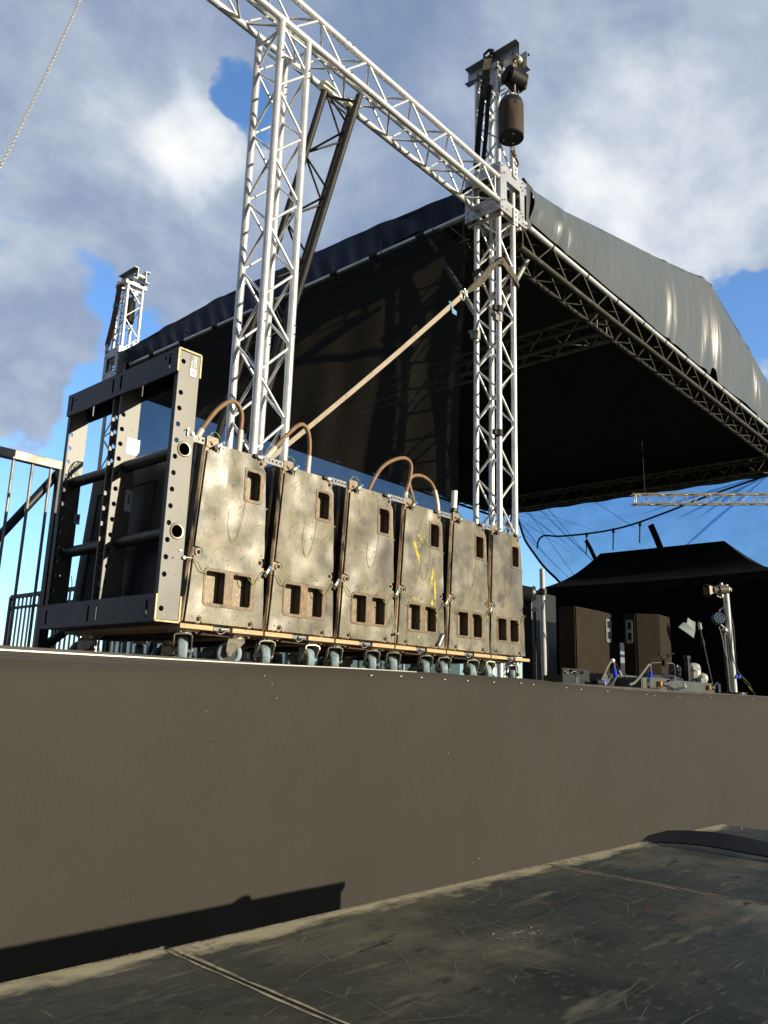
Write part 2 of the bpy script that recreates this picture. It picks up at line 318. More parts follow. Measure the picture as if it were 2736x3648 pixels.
# ------------------------------------------------------------------ light
SUN = V((.29, -1., .25)).normalized()
el = math.asin(SUN.z); az = math.atan2(SUN.x, SUN.y)
ld = bpy.data.lights.new('sun', 'SUN'); lo = bpy.data.objects.new('sun', ld); COL.objects.link(lo)
ld.energy = 5.0; ld.angle = radians(.5); ld.color = (1., .89, .70)
lo.rotation_euler = (-SUN).to_track_quat('-Z', 'Y').to_euler()
W = bpy.data.worlds.new('World'); S.world = W; W.use_nodes = True
def sky():
    nt = W.node_tree; N = nt.nodes; L = nt.links; N.clear()
    out = N.new('ShaderNodeOutputWorld'); bg = N.new('ShaderNodeBackground'); L.new(bg.outputs[0], out.inputs[0])
    sk = N.new('ShaderNodeTexSky'); sk.sky_type = 'NISHITA'; sk.sun_disc = False; sk.sun_elevation = el; sk.sun_rotation = az
    sk.altitude = 100; sk.air_density = 1.; sk.dust_density = .6; sk.ozone_density = 2.5
    bg.inputs['Strength'].default_value = .12
    tc = N.new('ShaderNodeTexCoord'); nrm = N.new('ShaderNodeVectorMath'); nrm.operation = 'NORMALIZE'; L.new(tc.outputs['Generated'], nrm.inputs[0]); D = nrm.outputs[0]
    def math_(op, a, b=None, c=None):
        n = N.new('ShaderNodeMath'); n.operation = op
        for i, q in enumerate((a, b, c)):
            if q is None: continue
            if isinstance(q, (int, float)): n.inputs[i].default_value = q
            else: L.new(q, n.inputs[i])
        return n.outputs[0]
    def noise(scale, detail, rough=.55, warp=0, stretch=(1, 1, 1)):
        mp = N.new('ShaderNodeMapping'); mp.inputs['Scale'].default_value = stretch; L.new(D, mp.inputs[0])
        n = N.new('ShaderNodeTexNoise'); n.inputs['Scale'].default_value = scale; n.inputs['Detail'].default_value = detail; n.inputs['Roughness'].default_value = rough
        n.inputs['Distortion'].default_value = warp; L.new(mp.outputs[0], n.inputs['Vector']); return n
    # soft direction warp so that the cloud masses have ragged borders
    wn = noise(5, 5); sub = N.new('ShaderNodeVectorMath'); sub.operation = 'SUBTRACT'; L.new(wn.outputs['Color'], sub.inputs[0]); sub.inputs[1].default_value = (.5, .5, .5)
    scl = N.new('ShaderNodeVectorMath'); scl.operation = 'SCALE'; L.new(sub.outputs[0], scl.inputs[0]); scl.inputs['Scale'].default_value = .22
    ad = N.new('ShaderNodeVectorMath'); L.new(D, ad.inputs[0]); L.new(scl.outputs[0], ad.inputs[1])
    nw = N.new('ShaderNodeVectorMath'); nw.operation = 'NORMALIZE'; L.new(ad.outputs[0], nw.inputs[0]); DW = nw.outputs[0]
    def blob(v, rad, w, soft=1.):
        v = V(v).normalized(); d = N.new('ShaderNodeVectorMath'); d.operation = 'DOT_PRODUCT'; L.new(DW, d.inputs[0]); d.inputs[1].default_value = v
        mr = N.new('ShaderNodeMapRange'); mr.interpolation_type = 'SMOOTHSTEP'
        mr.inputs[1].default_value = cos(radians(rad)); mr.inputs[2].default_value = cos(radians(rad * .25)); L.new(d.outputs['Value'], mr.inputs[0])
        return math_('MULTIPLY', mr.outputs[0], w)
    SKYB()
    nt_ = None
    def total(lst, base):
        cur = base
        for b in lst: cur = math_('ADD', cur, blob(*b))
        return cur
    n1 = noise(4.2, 8, .58, .4, (1, 1, 1.6)).outputs['Fac']; n2 = noise(7, 9, .6).outputs['Fac']; n3 = noise(3.0, 7, .56, .3, (1, 1, 1.5)).outputs['Fac']
    cov = total(COVER, math_('ADD', math_('MULTIPLY_ADD', n1, 1.5, -.22), math_('MULTIPLY_ADD', n2, .55, -.275)))
    mask = N.new('ShaderNodeMapRange'); mask.interpolation_type = 'SMOOTHSTEP'; mask.inputs[1].default_value = .30; mask.inputs[2].default_value = .54; L.new(cov, mask.inputs[0])
    # clear air fades to milky pale towards the horizon
    lit = total(BRIGHT, math_('ADD', math_('MULTIPLY_ADD', n3, 1.7, -.55), math_('MULTIPLY_ADD', n2, .8, -.40)))
    lr = N.new('ShaderNodeValToRGB'); L.new(lit, lr.inputs[0]); cr = lr.color_ramp
    k = CLOUD_GAIN
    for i, (p_, c_) in enumerate(CLOUD_RAMP):
        e = cr.elements[i] if i < 2 else cr.elements.new(p_)
        e.position = p_; e.color = (c_[0] * k, c_[1] * k, c_[2] * k, 1)
    skg = N.new('ShaderNodeMix'); skg.data_type = 'RGBA'; skg.blend_type = 'MULTIPLY'; skg.inputs[0].default_value = 1; L.new(sk.outputs[0], skg.inputs[6]); skg.inputs[7].default_value = (*SKY_TINT, 1)
    # unseen dark cloud bank added behind the camera to cut the fill light
    dk = N.new('ShaderNodeMix'); dk.data_type = 'RGBA'; L.new(blob((-.72, -.69, .25), 140, .8), dk.inputs[0]); L.new(lr.outputs[0], dk.inputs[6]); dk.inputs[7].default_value = (.3, .4, .6, 1)
    mx = N.new('ShaderNodeMix'); mx.data_type = 'RGBA'; L.new(mask.outputs[0], mx.inputs[0]); L.new(skg.outputs[2], mx.inputs[6]); L.new(dk.outputs[2], mx.inputs[7])
    L.new(mx.outputs[2], bg.inputs[0])
COVER = []; BRIGHT = []; CLOUD_RAMP = []; CLOUD_GAIN = 1.; SKY_TINT = (1, 1, 1)
def SKYB(): pass
COVER = [((.506, .722, .723), 4.2, -.62), ((.516, .722, .68), 4.0, -.62), ((.446, .868, .500), 4., -.34), ((.422, .949, .340), 4, -.30), ((.47, .875, .40), 4, -.2), ((-.72, -.69, .25), 140, .9),  # last blob: sky cover for the added dark cloud behind the camera
         ((.942, .300, .544), 3.6, -.34), ((.985, .274, .495), 3.6, -.42), ((.462, .976, .10), 14, -.6), ((.431, .99, .0), 20, -.6), ((.98, .29, .3), 9, -.3),
         ((.98, .3, .05), 30, -.6), ((.75, .75, .05), 30, -.5), ((.456, .80, .70), 9, .3), ((.449, .828, .602), 7, .3), ((.403, .936, .441), 6, .5), ((.37, .95, .33), 5, .4), ((.40, .97, .27), 5, .45), ((.33, .96, .37), 5, .4),
         ((.636, .541, .831), 30, .3), ((.807, .381, .742), 16, .25), ((.605, .658, .592), 14, .3), ((.978, .290, .42), 4.5, .5)]
BRIGHT = [((.456, .800, .715), 7, .10), ((.449, .835, .600), 7, .10), ((.475, .80, .66), 3.5, .16), ((.403, .936, .441), 8, .14), ((.420, .975, .272), 10, .14), ((.978, .290, .43), 6, .35), ((.925, .268, .690), 12, .14),
          ((.354, .861, .813), 9, -.14), ((.342, .935, .637), 7, -.06), ((.636, .541, .831), 14, -.05), ((.605, .658, .592), 9, -.04), ((.807, .381, .742), 10, .04)]
CLOUD_RAMP = [(0., (.20, .285, .44)), (.95, (.98, .97, .95)), (.24, (.29, .36, .50)), (.45, (.43, .50, .61)), (.68, (.70, .74, .79))]
CLOUD_GAIN = 8.0
SKY_TINT = (1.4, 1.72, 2.1)
sky()
S.view_settings.view_transform = 'Standard'; S.view_settings.look = 'None'; S.view_settings.exposure = .25; S.view_settings.gamma = 1.

# ------------------------------------------------------------------ setting
mb = MB(); mb.grid(lambda u, v: (-400 + 800 * u, -400 + 800 * v, ZG), 8, 8); struct('ground', mb, 'grass')
mb = MB()
mb.box((1.6, .56, ZS - .05), (6.4 + 6.4, 1.98, .1))              # wing strip along the front
mb.box((8.5, 4.5, ZS - .0502), (10.4, 5.9, .1))                  # main stage behind it
mb.box((8.5, .53, ZS - .0504), (1.2, 1.92, .1))
mb.v = [tuple(v) for v in mb.v]
struct('stage_floor', mb, 'stage_ply')
mb = MB(); mb.box((9.9, .56, ZS - .05), (3.8, 1.98, .1)); struct('stage_floor', mb, 'stage_ply')

# front skirt: cloth stapled to the stage edge
EDGE = [(-6, -.176), (-.889, -.171), (-.343, -.167), (.057, -.164), (.517, -.157), (1.148, -.153), (1.869, -.151), (2.373, -.166), (2.905, -.174), (3.313, -.178), (4.12, -.172), (4.893, -.165), (5.857, -.165), (14, -.165)]
LOW = [(-6, -.026), (-.806, -.025), (-.343, -.021), (.06, -.010), (.517, -.002), (14, -.002)]
sk = Thing('stage_skirt', 'wide brown-black cloth hung down the front of the stage, in full sun', 'stage skirt', (3, -.47, ZG))
mb = MB(); NX = 260
def skf(u, v):
    x = -5.6 + 19.2 * u; zt = interp(EDGE, x) + interp(LOW, x); z = zt + (ZG - zt) * v ** 1.4
    y = -.472 + .006 * sin(x * 1.7) * v + .003 * sin(x * 4.1 + 2 * v) * min(1, v * 6) - .006 * max(0, 1 - v * 14)
    return (x, y, z)
mb.grid(skf, NX, 24); rnd = random.Random(11)
for k in range(26):      # lint and dried splashes caught on the cloth
    x, z = rnd.uniform(-2, 6.5), -.2 - 1.0 * rnd.random() ** 1.5; a = rnd.uniform(-1.4, 1.4); l, w = rnd.uniform(.001, .006), rnd.uniform(.0004, .0010)
    mb.add([(x + l * cos(a) * p - w * sin(a) * q, -.4835, z + l * sin(a) * p + w * cos(a) * q) for p, q in ((-1, -1), (1, -1), (1, 1), (-1, 1))], [(0, 1, 2, 3)], 1)
sk.part('cloth', mb, ['skirt_fabric', 'deck_wear'])
mb = MB(); mb.grid(lambda u, v: (-5.6 + 19.2 * u, -.4745 if v < .34 else -.46 + .02 * (v - .5), interp(EDGE, -5.6 + 19.2 * u) + (interp(LOW, -5.6 + 19.2 * u) - .001) * (1 - min(1, v * 3)) + .0015 * sin(u * 400) * (v > .3)), NX, 3, smooth=False)
sk.part('shadow_gap', mb, 'skirt_gap_shade')  # dark strip standing for the overhang shadow above the cloth
mb = MB()
for k in range(200):
    x = -5.6 + 19.2 * k / 200
    x2 = x + 19.2 / 200; a = interp(EDGE, x); b = interp(EDGE, x2)
    if x < 1.2:
        l1, l2 = interp(LOW, x), interp(LOW, x2); f = min(1, max(0, (1.0 - x) / .3))
        mb.add([(x, -.476, a + l1 * .62), (x2, -.476, b + l2 * .62), (x2, -.4745, b + .0005), (x, -.4745, a + .0005)], [(0, 1, 2, 3)])
        if x < .9: mb.add([(x, -.478, a - .0026), (x2, -.478, b - .0026), (x2, -.478, b + .0012), (x, -.478, a + .0012), (x, -.455, a + .0012), (x2, -.455, b + .0012)], [(0, 1, 2, 3), (3, 2, 5, 4)], 1)
sk.part('edge_board', mb, ['skirt_fabric', 'aluminium_aged'])
for x in (.63, .82, .96, 1.13, 1.31, 1.53, 1.78, 1.90, 2.25, 2.42, 2.75, 3.3, 3.42, 3.85, 4.45, 4.95, 5.4):
    mb = MB(); mb.box((x, -.4805, interp(EDGE, x) + interp(LOW, x) - .022 + random.uniform(-.004, .004)), (.013, .002, .003), Matrix.Rotation(random.uniform(-.3, .1), 3, 'Y'))
    sk.part('staple', mb, 'staple')

# ------------------------------------------------------------------ foreground platform decks
DEL = math.atan2(-.039, 1.027); DO = V((-.122, -1.731, -.635))
DM = Matrix.Translation(DO) @ Matrix.Rotation(DEL, 4, 'Z')
def deck(x0, x1, ye, dz, label, seed, marks):
    rnd = random.Random(seed)
    loc = DM @ V(((x0 + x1) / 2, -1, 0)); loc.z = ZG
    t = Thing('platform_deck', label, 'platform', loc, 'black plywood platform decks in the foreground')
    mb = MB(); c = ((x0 + x1) / 2, ye - 1.0, dz - .012)
    mb.box(c, (x1 - x0, 2.0, .024), bev=.004); board = mb
    mb = MB()
    for a, b in (((x0 + .02, ye - .03), (x1 - .02, ye - .03)), ((x0 + .02, ye - 1.97), (x1 - .02, ye - 1.97)), ((x0 + .03, ye - .03), (x0 + .03, ye - 1.97)), ((x1 - .03, ye - .03), (x1 - .03, ye - 1.97))):
        p, q = V((*a, dz - .075)), V((*b, dz - .075)); d = q - p
        mb.box((p + q) / 2, (max(abs(d.x), .04), max(abs(d.y), .04), .10))
    mb.xf(DM); t.part('under_frame', mb, 'deck_side')
    for lx in (x0 + .06, x1 - .06):
        for ly in (ye - .08, ye - 1.92):
            mb = MB(); p = DM @ V((lx, ly, 0)); mb.tube((p.x, p.y, ZG), (p.x, p.y, dz + DO.z - .12), .024); t.part('leg', mb, 'aluminium_aged')
    # rubbed-through front edge and corner
    mb = board; n = 500; zt = dz + .0006
    for k in range(n):
        a = x0 + (x1 - x0) * k / n; b = x0 + (x1 - x0) * (k + 1) / n
        w = lambda x: max(.0015, marks['wear'] * (.25 + .55 * (.5 + .5 * sin(x * 7 + seed)) * (.5 + .5 * sin(x * 19 + seed * 2)) + .12 * sin(x * 83) + .10 * sin(x * 211) + .08 * sin(x * 397)))
        mb.add([(a, ye - .001, zt), (b, ye - .001, zt), (b, ye - .001 - w(b), zt), (a, ye - .001 - w(a), zt)], [(3, 2, 1, 0)], 1)
    for (cx, cy, sx, sy) in marks.get('patch', ()):
        for k in range(60):
            px, py = cx + rnd.gauss(0, sx), cy + rnd.gauss(0, sy); px = min(max(px, x0 + .004), x1 - .004); py = min(py, ye - .004)
            r = rnd.uniform(.2, 1) ** 2 * .0034; ag = rnd.gauss(.2, .5); mb.add([(px + cos(ag) * r * 2.6 * cos(2 * pi * q / 7) * rnd.uniform(.5, 1.2) - sin(ag) * r * .6 * sin(2 * pi * q / 7), py + sin(ag) * r * 2.6 * cos(2 * pi * q / 7) * rnd.uniform(.5, 1.2) + cos(ag) * r * .6 * sin(2 * pi * q / 7), zt + .0001 * (k % 5)) for q in range(7)], [list(range(7))], 1)
    for (xa, wd) in marks.get('seam', ()):
        sw = lambda y: wd * (.25 + .5 * abs(sin(y * 5 + seed)) * abs(sin(y * 17)) + .25 * abs(sin(y * 43 + seed)))
        for k in range(160):
            y0, y1 = ye - 2 * k / 160, ye - 2 * (k + 1) / 160
            mb.add([(xa, y0, zt), (xa + sw(y0), y0, zt), (xa + sw(y1), y1, zt), (xa, y1, zt)], [(0, 1, 2, 3) if wd > 0 else (3, 2, 1, 0)], 1)
    # scratches, chalk and paint marks
    for nm, m_, cnt, lng, wdt in (('scratch', 'deck_scratch', marks.get('scr', 20), (.008, .12), (.0002, .0006)), ('chalk_mark', 'deck_chalk', marks.get('chalk', 0), (.05, .13), (.0015, .004)), ('paint_mark', 'deck_red', marks.get('red', 0), (.006, .05), (.001, .003))):
        if not cnt: continue
        for k in range(cnt):
            px, py = rnd.uniform(x0 + .03, x1 - .05), ye - abs(rnd.gauss(0, .55)) - .02
            if nm == 'chalk_mark': px, py = x1 - rnd.uniform(.03, .16), ye - rnd.uniform(.05, .4)
            if nm == 'paint_mark' and rnd.random() < .6: px, py = x1 - rnd.uniform(.04, .4), ye - rnd.uniform(.02, .5)
            if py < ye - 1.95: continue
            a = rnd.gauss(.0, .6) + (0 if rnd.random() < .6 else 1.4); ln = rnd.uniform(*lng); wd = rnd.uniform(*wdt); cv = rnd.gauss(0, 1.2)
            pts = []; x, y = px, py
            for q in range(7):
                if not (x0 + .005 < x < x1 - .005 and ye - 1.99 < y < ye - .004): break
                pts.append(V((x, y, 0))); x += cos(a) * ln / 6; y += sin(a) * ln / 6; a += cv * ln / 6 + rnd.gauss(0, .06)
            vs = []
            for q, p in enumerate(pts):
                ww = wd * (.25 + .75 * sin(pi * (q + .5) / max(1, len(pts)))) * rnd.uniform(.6, 1.2); nx, ny = -sin(a), cos(a)
                vs += [(p.x + nx * ww, p.y + ny * ww, zt + .0002 + k * .00001), (p.x - nx * ww, p.y - ny * ww, zt + .0002 + k * .00001)]
            mb.add(vs, [(2 * q, 2 * q + 1, 2 * q + 3, 2 * q + 2) for q in range(len(pts) - 1)], {'scratch': 2, 'chalk_mark': 3, 'paint_mark': 4}[nm])
    mb.xf(DM); t.part('board', mb, ['deck_paint', 'deck_wear', 'deck_scratch', 'deck_chalk', 'deck_red'])
    return t
deck(-2.06, -1.0, .004, .002, 'smoother black deck at the lower left corner, its corner rounded and edge pale', 3, dict(wear=.012, scr=60, patch=[(-1.03, .02, .05, .006)], seam=[(-1.003, -.006)]))
deck(-.9965, -.002, 0., 0., 'middle black deck covered in long pale scratches and a splintered patch', 5, dict(wear=.012, scr=200, red=5, patch=[(-.95, -.03, .03, .018), (-.53, -.30, .035, .014), (-.05, -.012, .03, .008)], seam=[(-.992, .008), (-.005, -.007)]))
deck(.001, 1.03, 0., 0., 'right hand black deck with red and white chalk marks near its end', 9, dict(wear=.009, scr=90, chalk=7, red=16, patch=[(.06, -.02, .03, .01)], seam=[(1.028, -.005), (.004, .006)]))
# webbing over the right deck
pts = []
for k in range(31):
    u = k / 30; y = .015 - 1.75 * u; h = .004 + .019 * math.exp(-((u - .10) / .085) ** 2) + .016 * math.exp(-((u - .24) / .12) ** 2)
    pts.append(DM @ V((.53 - .055 * u - .02 * sin(u * 6), y, h if k else -.0)))
pts = [DM @ V((.532, .012, -.16)), DM @ V((.532, .013, -.05))] + pts
mb = MB(); mb.ribbon(pts, .058, [V((1, .15, .25 * math.exp(-((k - 6) / 4) ** 2) + .28 * (k > 2))) for k in range(len(pts))], .004)
single('webbing_strap', mb, 'rope_black', 'black webbing strap lying humped across the right hand deck', 'strap', DM @ V((.5, -.5, 0)))

# ------------------------------------------------------------------ trusses
def truss(name, label, cat, p0, p1, e1, size=.24, R=.0255, r=.009, period=.5, m='aluminium', group=None, tri=False, sleeves=(), phase=0, loc=None, base=False, size2=None, endframes=True, bright=None):
    p0, p1 = V(p0), V(p1); ax = (p1 - p0).normalized(); e1 = (V(e1) - ax * ax.dot(V(e1))).normalized(); e2 = ax.cross(e1); Lg = (p1 - p0).length
    s2 = size2 or size
    if tri: cs = [e1 * -size * .577, e1 * size * .289 + e2 * size / 2, e1 * size * .289 - e2 * size / 2]
    else: cs = [e1 * a * size / 2 + e2 * b * s2 / 2 for a, b in ((-1, -1), (1, -1), (1, 1), (-1, 1))]
    t = Thing(name, label, cat, loc or p0, group)
    for ci, c in enumerate(cs):
        mb = MB(); mb.tube(p0 + c, p1 + c, R, n=18, mi=0, caps=False)
        for q, fl in ((p0, 1), (p1, -1)):      # open tube ends
            mb.tube(q + c, q + c + ax * fl * .03, R * .8, n=18, caps=False, mi=1); 
            vs = []; a = ax.orthogonal().normalized(); b = ax.cross(a)
            for k in range(18):
                w = a * cos(2 * pi * k / 18) + b * sin(2 * pi * k / 18); vs += [q + c + w * R, q + c + w * R * .78]
            mb.add(vs, [(2 * k, 2 * k + 1, (2 * k + 3) % 36, (2 * k + 2) % 36) for k in range(18)])
            mb.add([q + c + ax * fl * .03 + (a * cos(2 * pi * k / 12) + b * sin(2 * pi * k / 12)) * R * .8 for k in range(12)], [list(range(12))], 1)
        for s_ in sleeves:
            q = p0 + ax * s_ + c
            mb.tube(q - ax * .045, q + ax * .045, R * 1.05, n=18); 
            for o_ in (-.03, .03): mb.tube(q + ax * o_ - e2 * (R + .012), q + ax * o_ + e2 * (R + .012), .005, n=6, mi=1)
        t.part('chord', mb, ['aluminium' if ci == bright else (bright is not None and ci in (0, 1) and bright == 2 and 'truss_black') or m, 'pin_black'])  # shade put into the colour: only the sunlit pipe keeps bright aluminium
    faces = [(k, (k + 1) % len(cs)) for k in range(len(cs))]
    n = max(2, round(Lg / (period / 2))); st = Lg / n; seg = []
    for fi, (a, b) in enumerate(faces):
        for k in range(n):
            A, B = (a, b) if (k + fi + phase) % 2 == 0 else (b, a)
            dn = (cs[B] - cs[A]).normalized()
            seg.append((p0 + cs[A] + ax * (k * st + .022) + dn * R * .7, p0 + cs[B] + ax * ((k + 1) * st - .022) - dn * R * .7))
        if endframes:
            for q in (p0 + ax * .05, p1 - ax * .05): seg.append((q + cs[a], q + cs[b]))
    seg.sort(key=lambda s_: ((s_[0] + s_[1]) / 2 - CAM).length)
    for a, b in seg[:99]:
        mb = MB(); mb.tube(a, b, r, n=8); t.part('brace', mb, m)
    if len(seg) > 99:
        mb = MB()
        for a, b in seg[99:]: mb.tube(a, b, r, n=6)
        o = t.part('brace', mb, m); o['kind'] = 'stuff'
    if base:
        mb = MB(); mb.box((p0.x, p0.y, ZS + .008), (.42, .42, .016), bev=.003); t.part('base_plate', mb, 'aluminium_plate')
    return t
TX, TY = 3.655, .89            # front corner tower, near chord
BX, BY = .982, .845            # wing tower, near chord
ZB = 4.168                     # wing beam, lower chords
c_ = .12
wing = truss('truss_tower', 'bright aluminium lattice tower rising behind the row of loudspeakers, under the sloping beam', 'truss tower', (BX + c_, BY + c_, ZS + .016), (BX + c_, BY + c_, ZB - .02), (1, 0, 0), group='lattice truss towers', sleeves=(2.12, 4.02), base=True, phase=1)
truss('truss_beam', 'long aluminium beam from the top left of the picture down to the corner tower block', 'truss beam', (-2.2, BY + c_, ZB + c_), (3.588, BY + c_ + .005, ZB + c_ + .012), (0, 0, 1), m='aluminium', sleeves=(2.55, 3.8))
def tower(x, y, label, head=True, m='aluminium', zt=5.63, hl=.60):
    t = truss('truss_tower', label, 'truss tower', (x + c_, y + c_, ZS + .016), (x + c_, y + c_, zt), (1, 0, 0), group='lattice truss towers', sleeves=(3.42,), base=True, m=m)
    if head:
        for cy in (y, y + .24):
            mb = MB(); mb.box((x + c_, cy, zt + .035), (.34, .06, .06), bev=.003); t.part('cross_member', mb, 'aluminium_plate')
        for cx, sg in ((x + .065, -1), (x + .20, 1)):
            mb = MB(); yc, yl = y + .095, hl; zc = zt + .16
            mb.box((cx, yc, zc), (.008, yl, .176)); mb.box((cx + sg * .032, yc, zc + .0845), (.056, yl, .0075)); mb.box((cx + sg * .032, yc, zc - .0845), (.056, yl, .0075))
            t.part('head_channel', mb, 'aluminium_plate')
        mb = MB(); mb.tube((x + .04, y + .10 - hl * .37, zt + .16), (x + .23, y + .10 - hl * .37, zt + .16), .012); mb.tube((x + .07, y + .10 - hl * .37, zt + .16), (x + .195, y + .10 - hl * .37, zt + .16), .045, n=16); t.part('pulley', mb, 'aluminium_aged')
    return t
tower(TX, TY, 'bright corner tower under the hanging chain bag, at the near corner of the roof')
tower(3.50, 7.17, 'distant lattice tower at the far left, its top above the dark blue roof band', zt=5.47, hl=.46)
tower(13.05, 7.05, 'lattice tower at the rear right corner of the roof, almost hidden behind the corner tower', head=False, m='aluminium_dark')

def block(x, y, label, dz=0.):
    """sleeve block that rides on a tower"""
    t = Thing('sleeve_block', label, 'sleeve block', (x, y, 4.08), 'sleeve blocks on the towers')
    z0, z1 = 4.085 + dz, 4.575 + dz; X0, X1, Y0, Y1 = x - .06, x + .345, y - .06, y + .33
    win = [(.105, .13), (.34, .135), (.325, .345), (.10, .34)]
    def bolts(mb, fm, w):
        for (u, v) in ((.025, .03), (.025, .10), (.06, .40), (.06, .12), (.025, .46), (w - .03, .03), (w - .03, .10), (w - .06, .12), (w - .03, .46), (w - .03, .38), (w - .06, .40), (.025, .38), (.1, .04), (w - .1, .04)):
            a = V(fm(u, v, 0)); b = V(fm(u, v, -.016)); mb.tube(a, b, .0085, n=8, mi=1)
    for nm, outer, holes, fm in (('front_plate', rrect(0, 0, X1 - X0, z1 - z0, .004), [win], lambda u, v, w: (X0 + u, Y0 + w, z0 + v)),
                                 ('back_plate', rrect(0, 0, X1 - X0, z1 - z0, .004), [win], lambda u, v, w: (X0 + u, Y1 - w, z0 + v)),
                                 ('side_plate', rrect(.006, 0, Y1 - Y0 - .006, z1 - z0, .004), [rrect(.08, .14, Y1 - Y0 - .08, .36, .004)], lambda u, v, w: (X0 + w, Y0 + u, z0 + v)),
                                 ('side_plate', rrect(.006, 0, Y1 - Y0 - .006, z1 - z0, .004), [rrect(.08, .14, Y1 - Y0 - .08, .36, .004)], lambda u, v, w: (X1 - w, Y0 + u, z0 + v))):
        mb = MB(); mb.plate(outer, holes, .010, fm); bolts(mb, lambda u, v, w, fm=fm: fm(u, v, w), (X1 - X0) if 'side' not in nm else Y1 - Y0); t.part(nm, mb, ['aluminium_plate', 'pin_metal'])
    for zz in (z0 + .02, z0 + .115, z1 - .115, z1 - .02):
        for yy in (Y0 + .045, Y1 - .045): mb = MB(); mb.tube((X0 + .01, yy, zz), (X1 - .01, yy, zz), .02, n=12); t.part('roller', mb, 'aluminium_aged')
        for xx in (X0 + .045, X1 - .045): mb = MB(); mb.tube((xx, Y0 + .01, zz - .041), (xx, Y1 - .01, zz - .041), .02, n=12); t.part('roller', mb, 'aluminium_aged')
    for lx, lz in ((x + .17, z1 + .03), (x + .17, z0 + .02)):
        mb = MB(); mb.plate(rrect(-.036, -.085, .036, .085, .006), [circ(0, .055 if lz > 4.3 + dz else -.055, .014)], .012, lambda u, v, w: (lx + u, Y0 - .0145 + w, lz + v))
        for q in (-.05, 0.): mb.tube((lx, Y0 - .02, lz + (q if lz > 4.3 + dz else -q)), (lx, Y0 - .03, lz + (q if lz > 4.3 + dz else -q)), .011, n=8, mi=1)
        t.part('lifting_lug', mb, ['aluminium', 'pin_metal'])
    mb = MB(); mb.tube((X1 - .02, Y0 + .02, z0 + .02), (X1 + .06, Y0 + .02, z0 + .035), .018, n=12); t.part('stub', mb, 'aluminium_aged')
    return t
block(TX, TY, 'silver bolted sleeve block where the beam meets the corner tower')
block(3.50, 7.17, 'pale blue bolted sleeve block low on the distant far left tower', dz=-.10)

# leaning triangular truss behind the wing tower
truss('raking_truss', 'dark triangular lattice strut leaning back from the beam behind the wing tower', 'truss', (1.655, .90, 4.02), (1.60, 2.46, ZS + .02), (0, .94, .34), size=.27, R=.0255, r=.008, m='truss_black', tri=True, sleeves=(1.45,), endframes=True)
mb = MB()
for q in ((1.53, .98, 4.06), (1.80, .985, 4.09)):
    mb.tube((q[0] - .05, q[1], q[2]), (q[0] + .05, q[1], q[2]), .036, n=14); mb.box((q[0], q[1], q[2] + .035), (.05, .06, .03), bev=.004); mb.tube((q[0] - .06, q[1] - .05, q[2]), (q[0] + .06, q[1] - .05, q[2]), .008, n=6)
single('truss_coupler', mb, 'aluminium_aged', 'scaffold couplers clamping the leaning strut to the beam', 'coupler', (1.66, .98, 4.07))

# roof trusses
RX1 = 13.2
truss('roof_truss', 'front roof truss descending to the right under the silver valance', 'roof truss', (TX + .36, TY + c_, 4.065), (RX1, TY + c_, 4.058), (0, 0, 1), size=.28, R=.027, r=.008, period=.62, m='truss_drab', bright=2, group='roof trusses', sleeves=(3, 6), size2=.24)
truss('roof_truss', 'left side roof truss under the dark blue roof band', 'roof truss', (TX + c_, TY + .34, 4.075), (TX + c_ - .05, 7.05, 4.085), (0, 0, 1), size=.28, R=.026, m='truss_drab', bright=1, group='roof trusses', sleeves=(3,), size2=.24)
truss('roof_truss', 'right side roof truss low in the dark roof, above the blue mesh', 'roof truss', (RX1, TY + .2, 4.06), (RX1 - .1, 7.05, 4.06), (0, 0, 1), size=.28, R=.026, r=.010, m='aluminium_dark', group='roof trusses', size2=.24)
truss('roof_truss', 'rear roof truss seen faintly through the side mesh', 'roof truss', (TX + .2, 7.2, 4.06), (13., 7.2, 4.0), (0, 0, 1), size=.28, R=.026, m='truss_black', group='roof trusses', size2=.24)
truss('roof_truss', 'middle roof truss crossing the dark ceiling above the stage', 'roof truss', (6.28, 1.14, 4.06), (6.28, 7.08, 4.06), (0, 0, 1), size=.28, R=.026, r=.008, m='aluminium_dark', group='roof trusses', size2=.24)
tr_ = truss('ladder_truss', 'short slim lattice bar hung level in front of the blue mesh at right', 'truss', (9.71, 2.455, 2.85), (12.0, -.14, 2.96), (0, 0, 1), size=.155, size2=.10, R=.0125, r=.006, period=.36, m='aluminium_aged')
mb = MB()
for u in (.06, .72): mb = MB(); p = V((9.71, 2.455, 2.93)).lerp(V((12.0, -.14, 3.04)), u); mb.tube(p, p + V((.02, .02, 1.05)), .0035, n=6); tr_.part('hanging_cable', mb, 'trim_black')
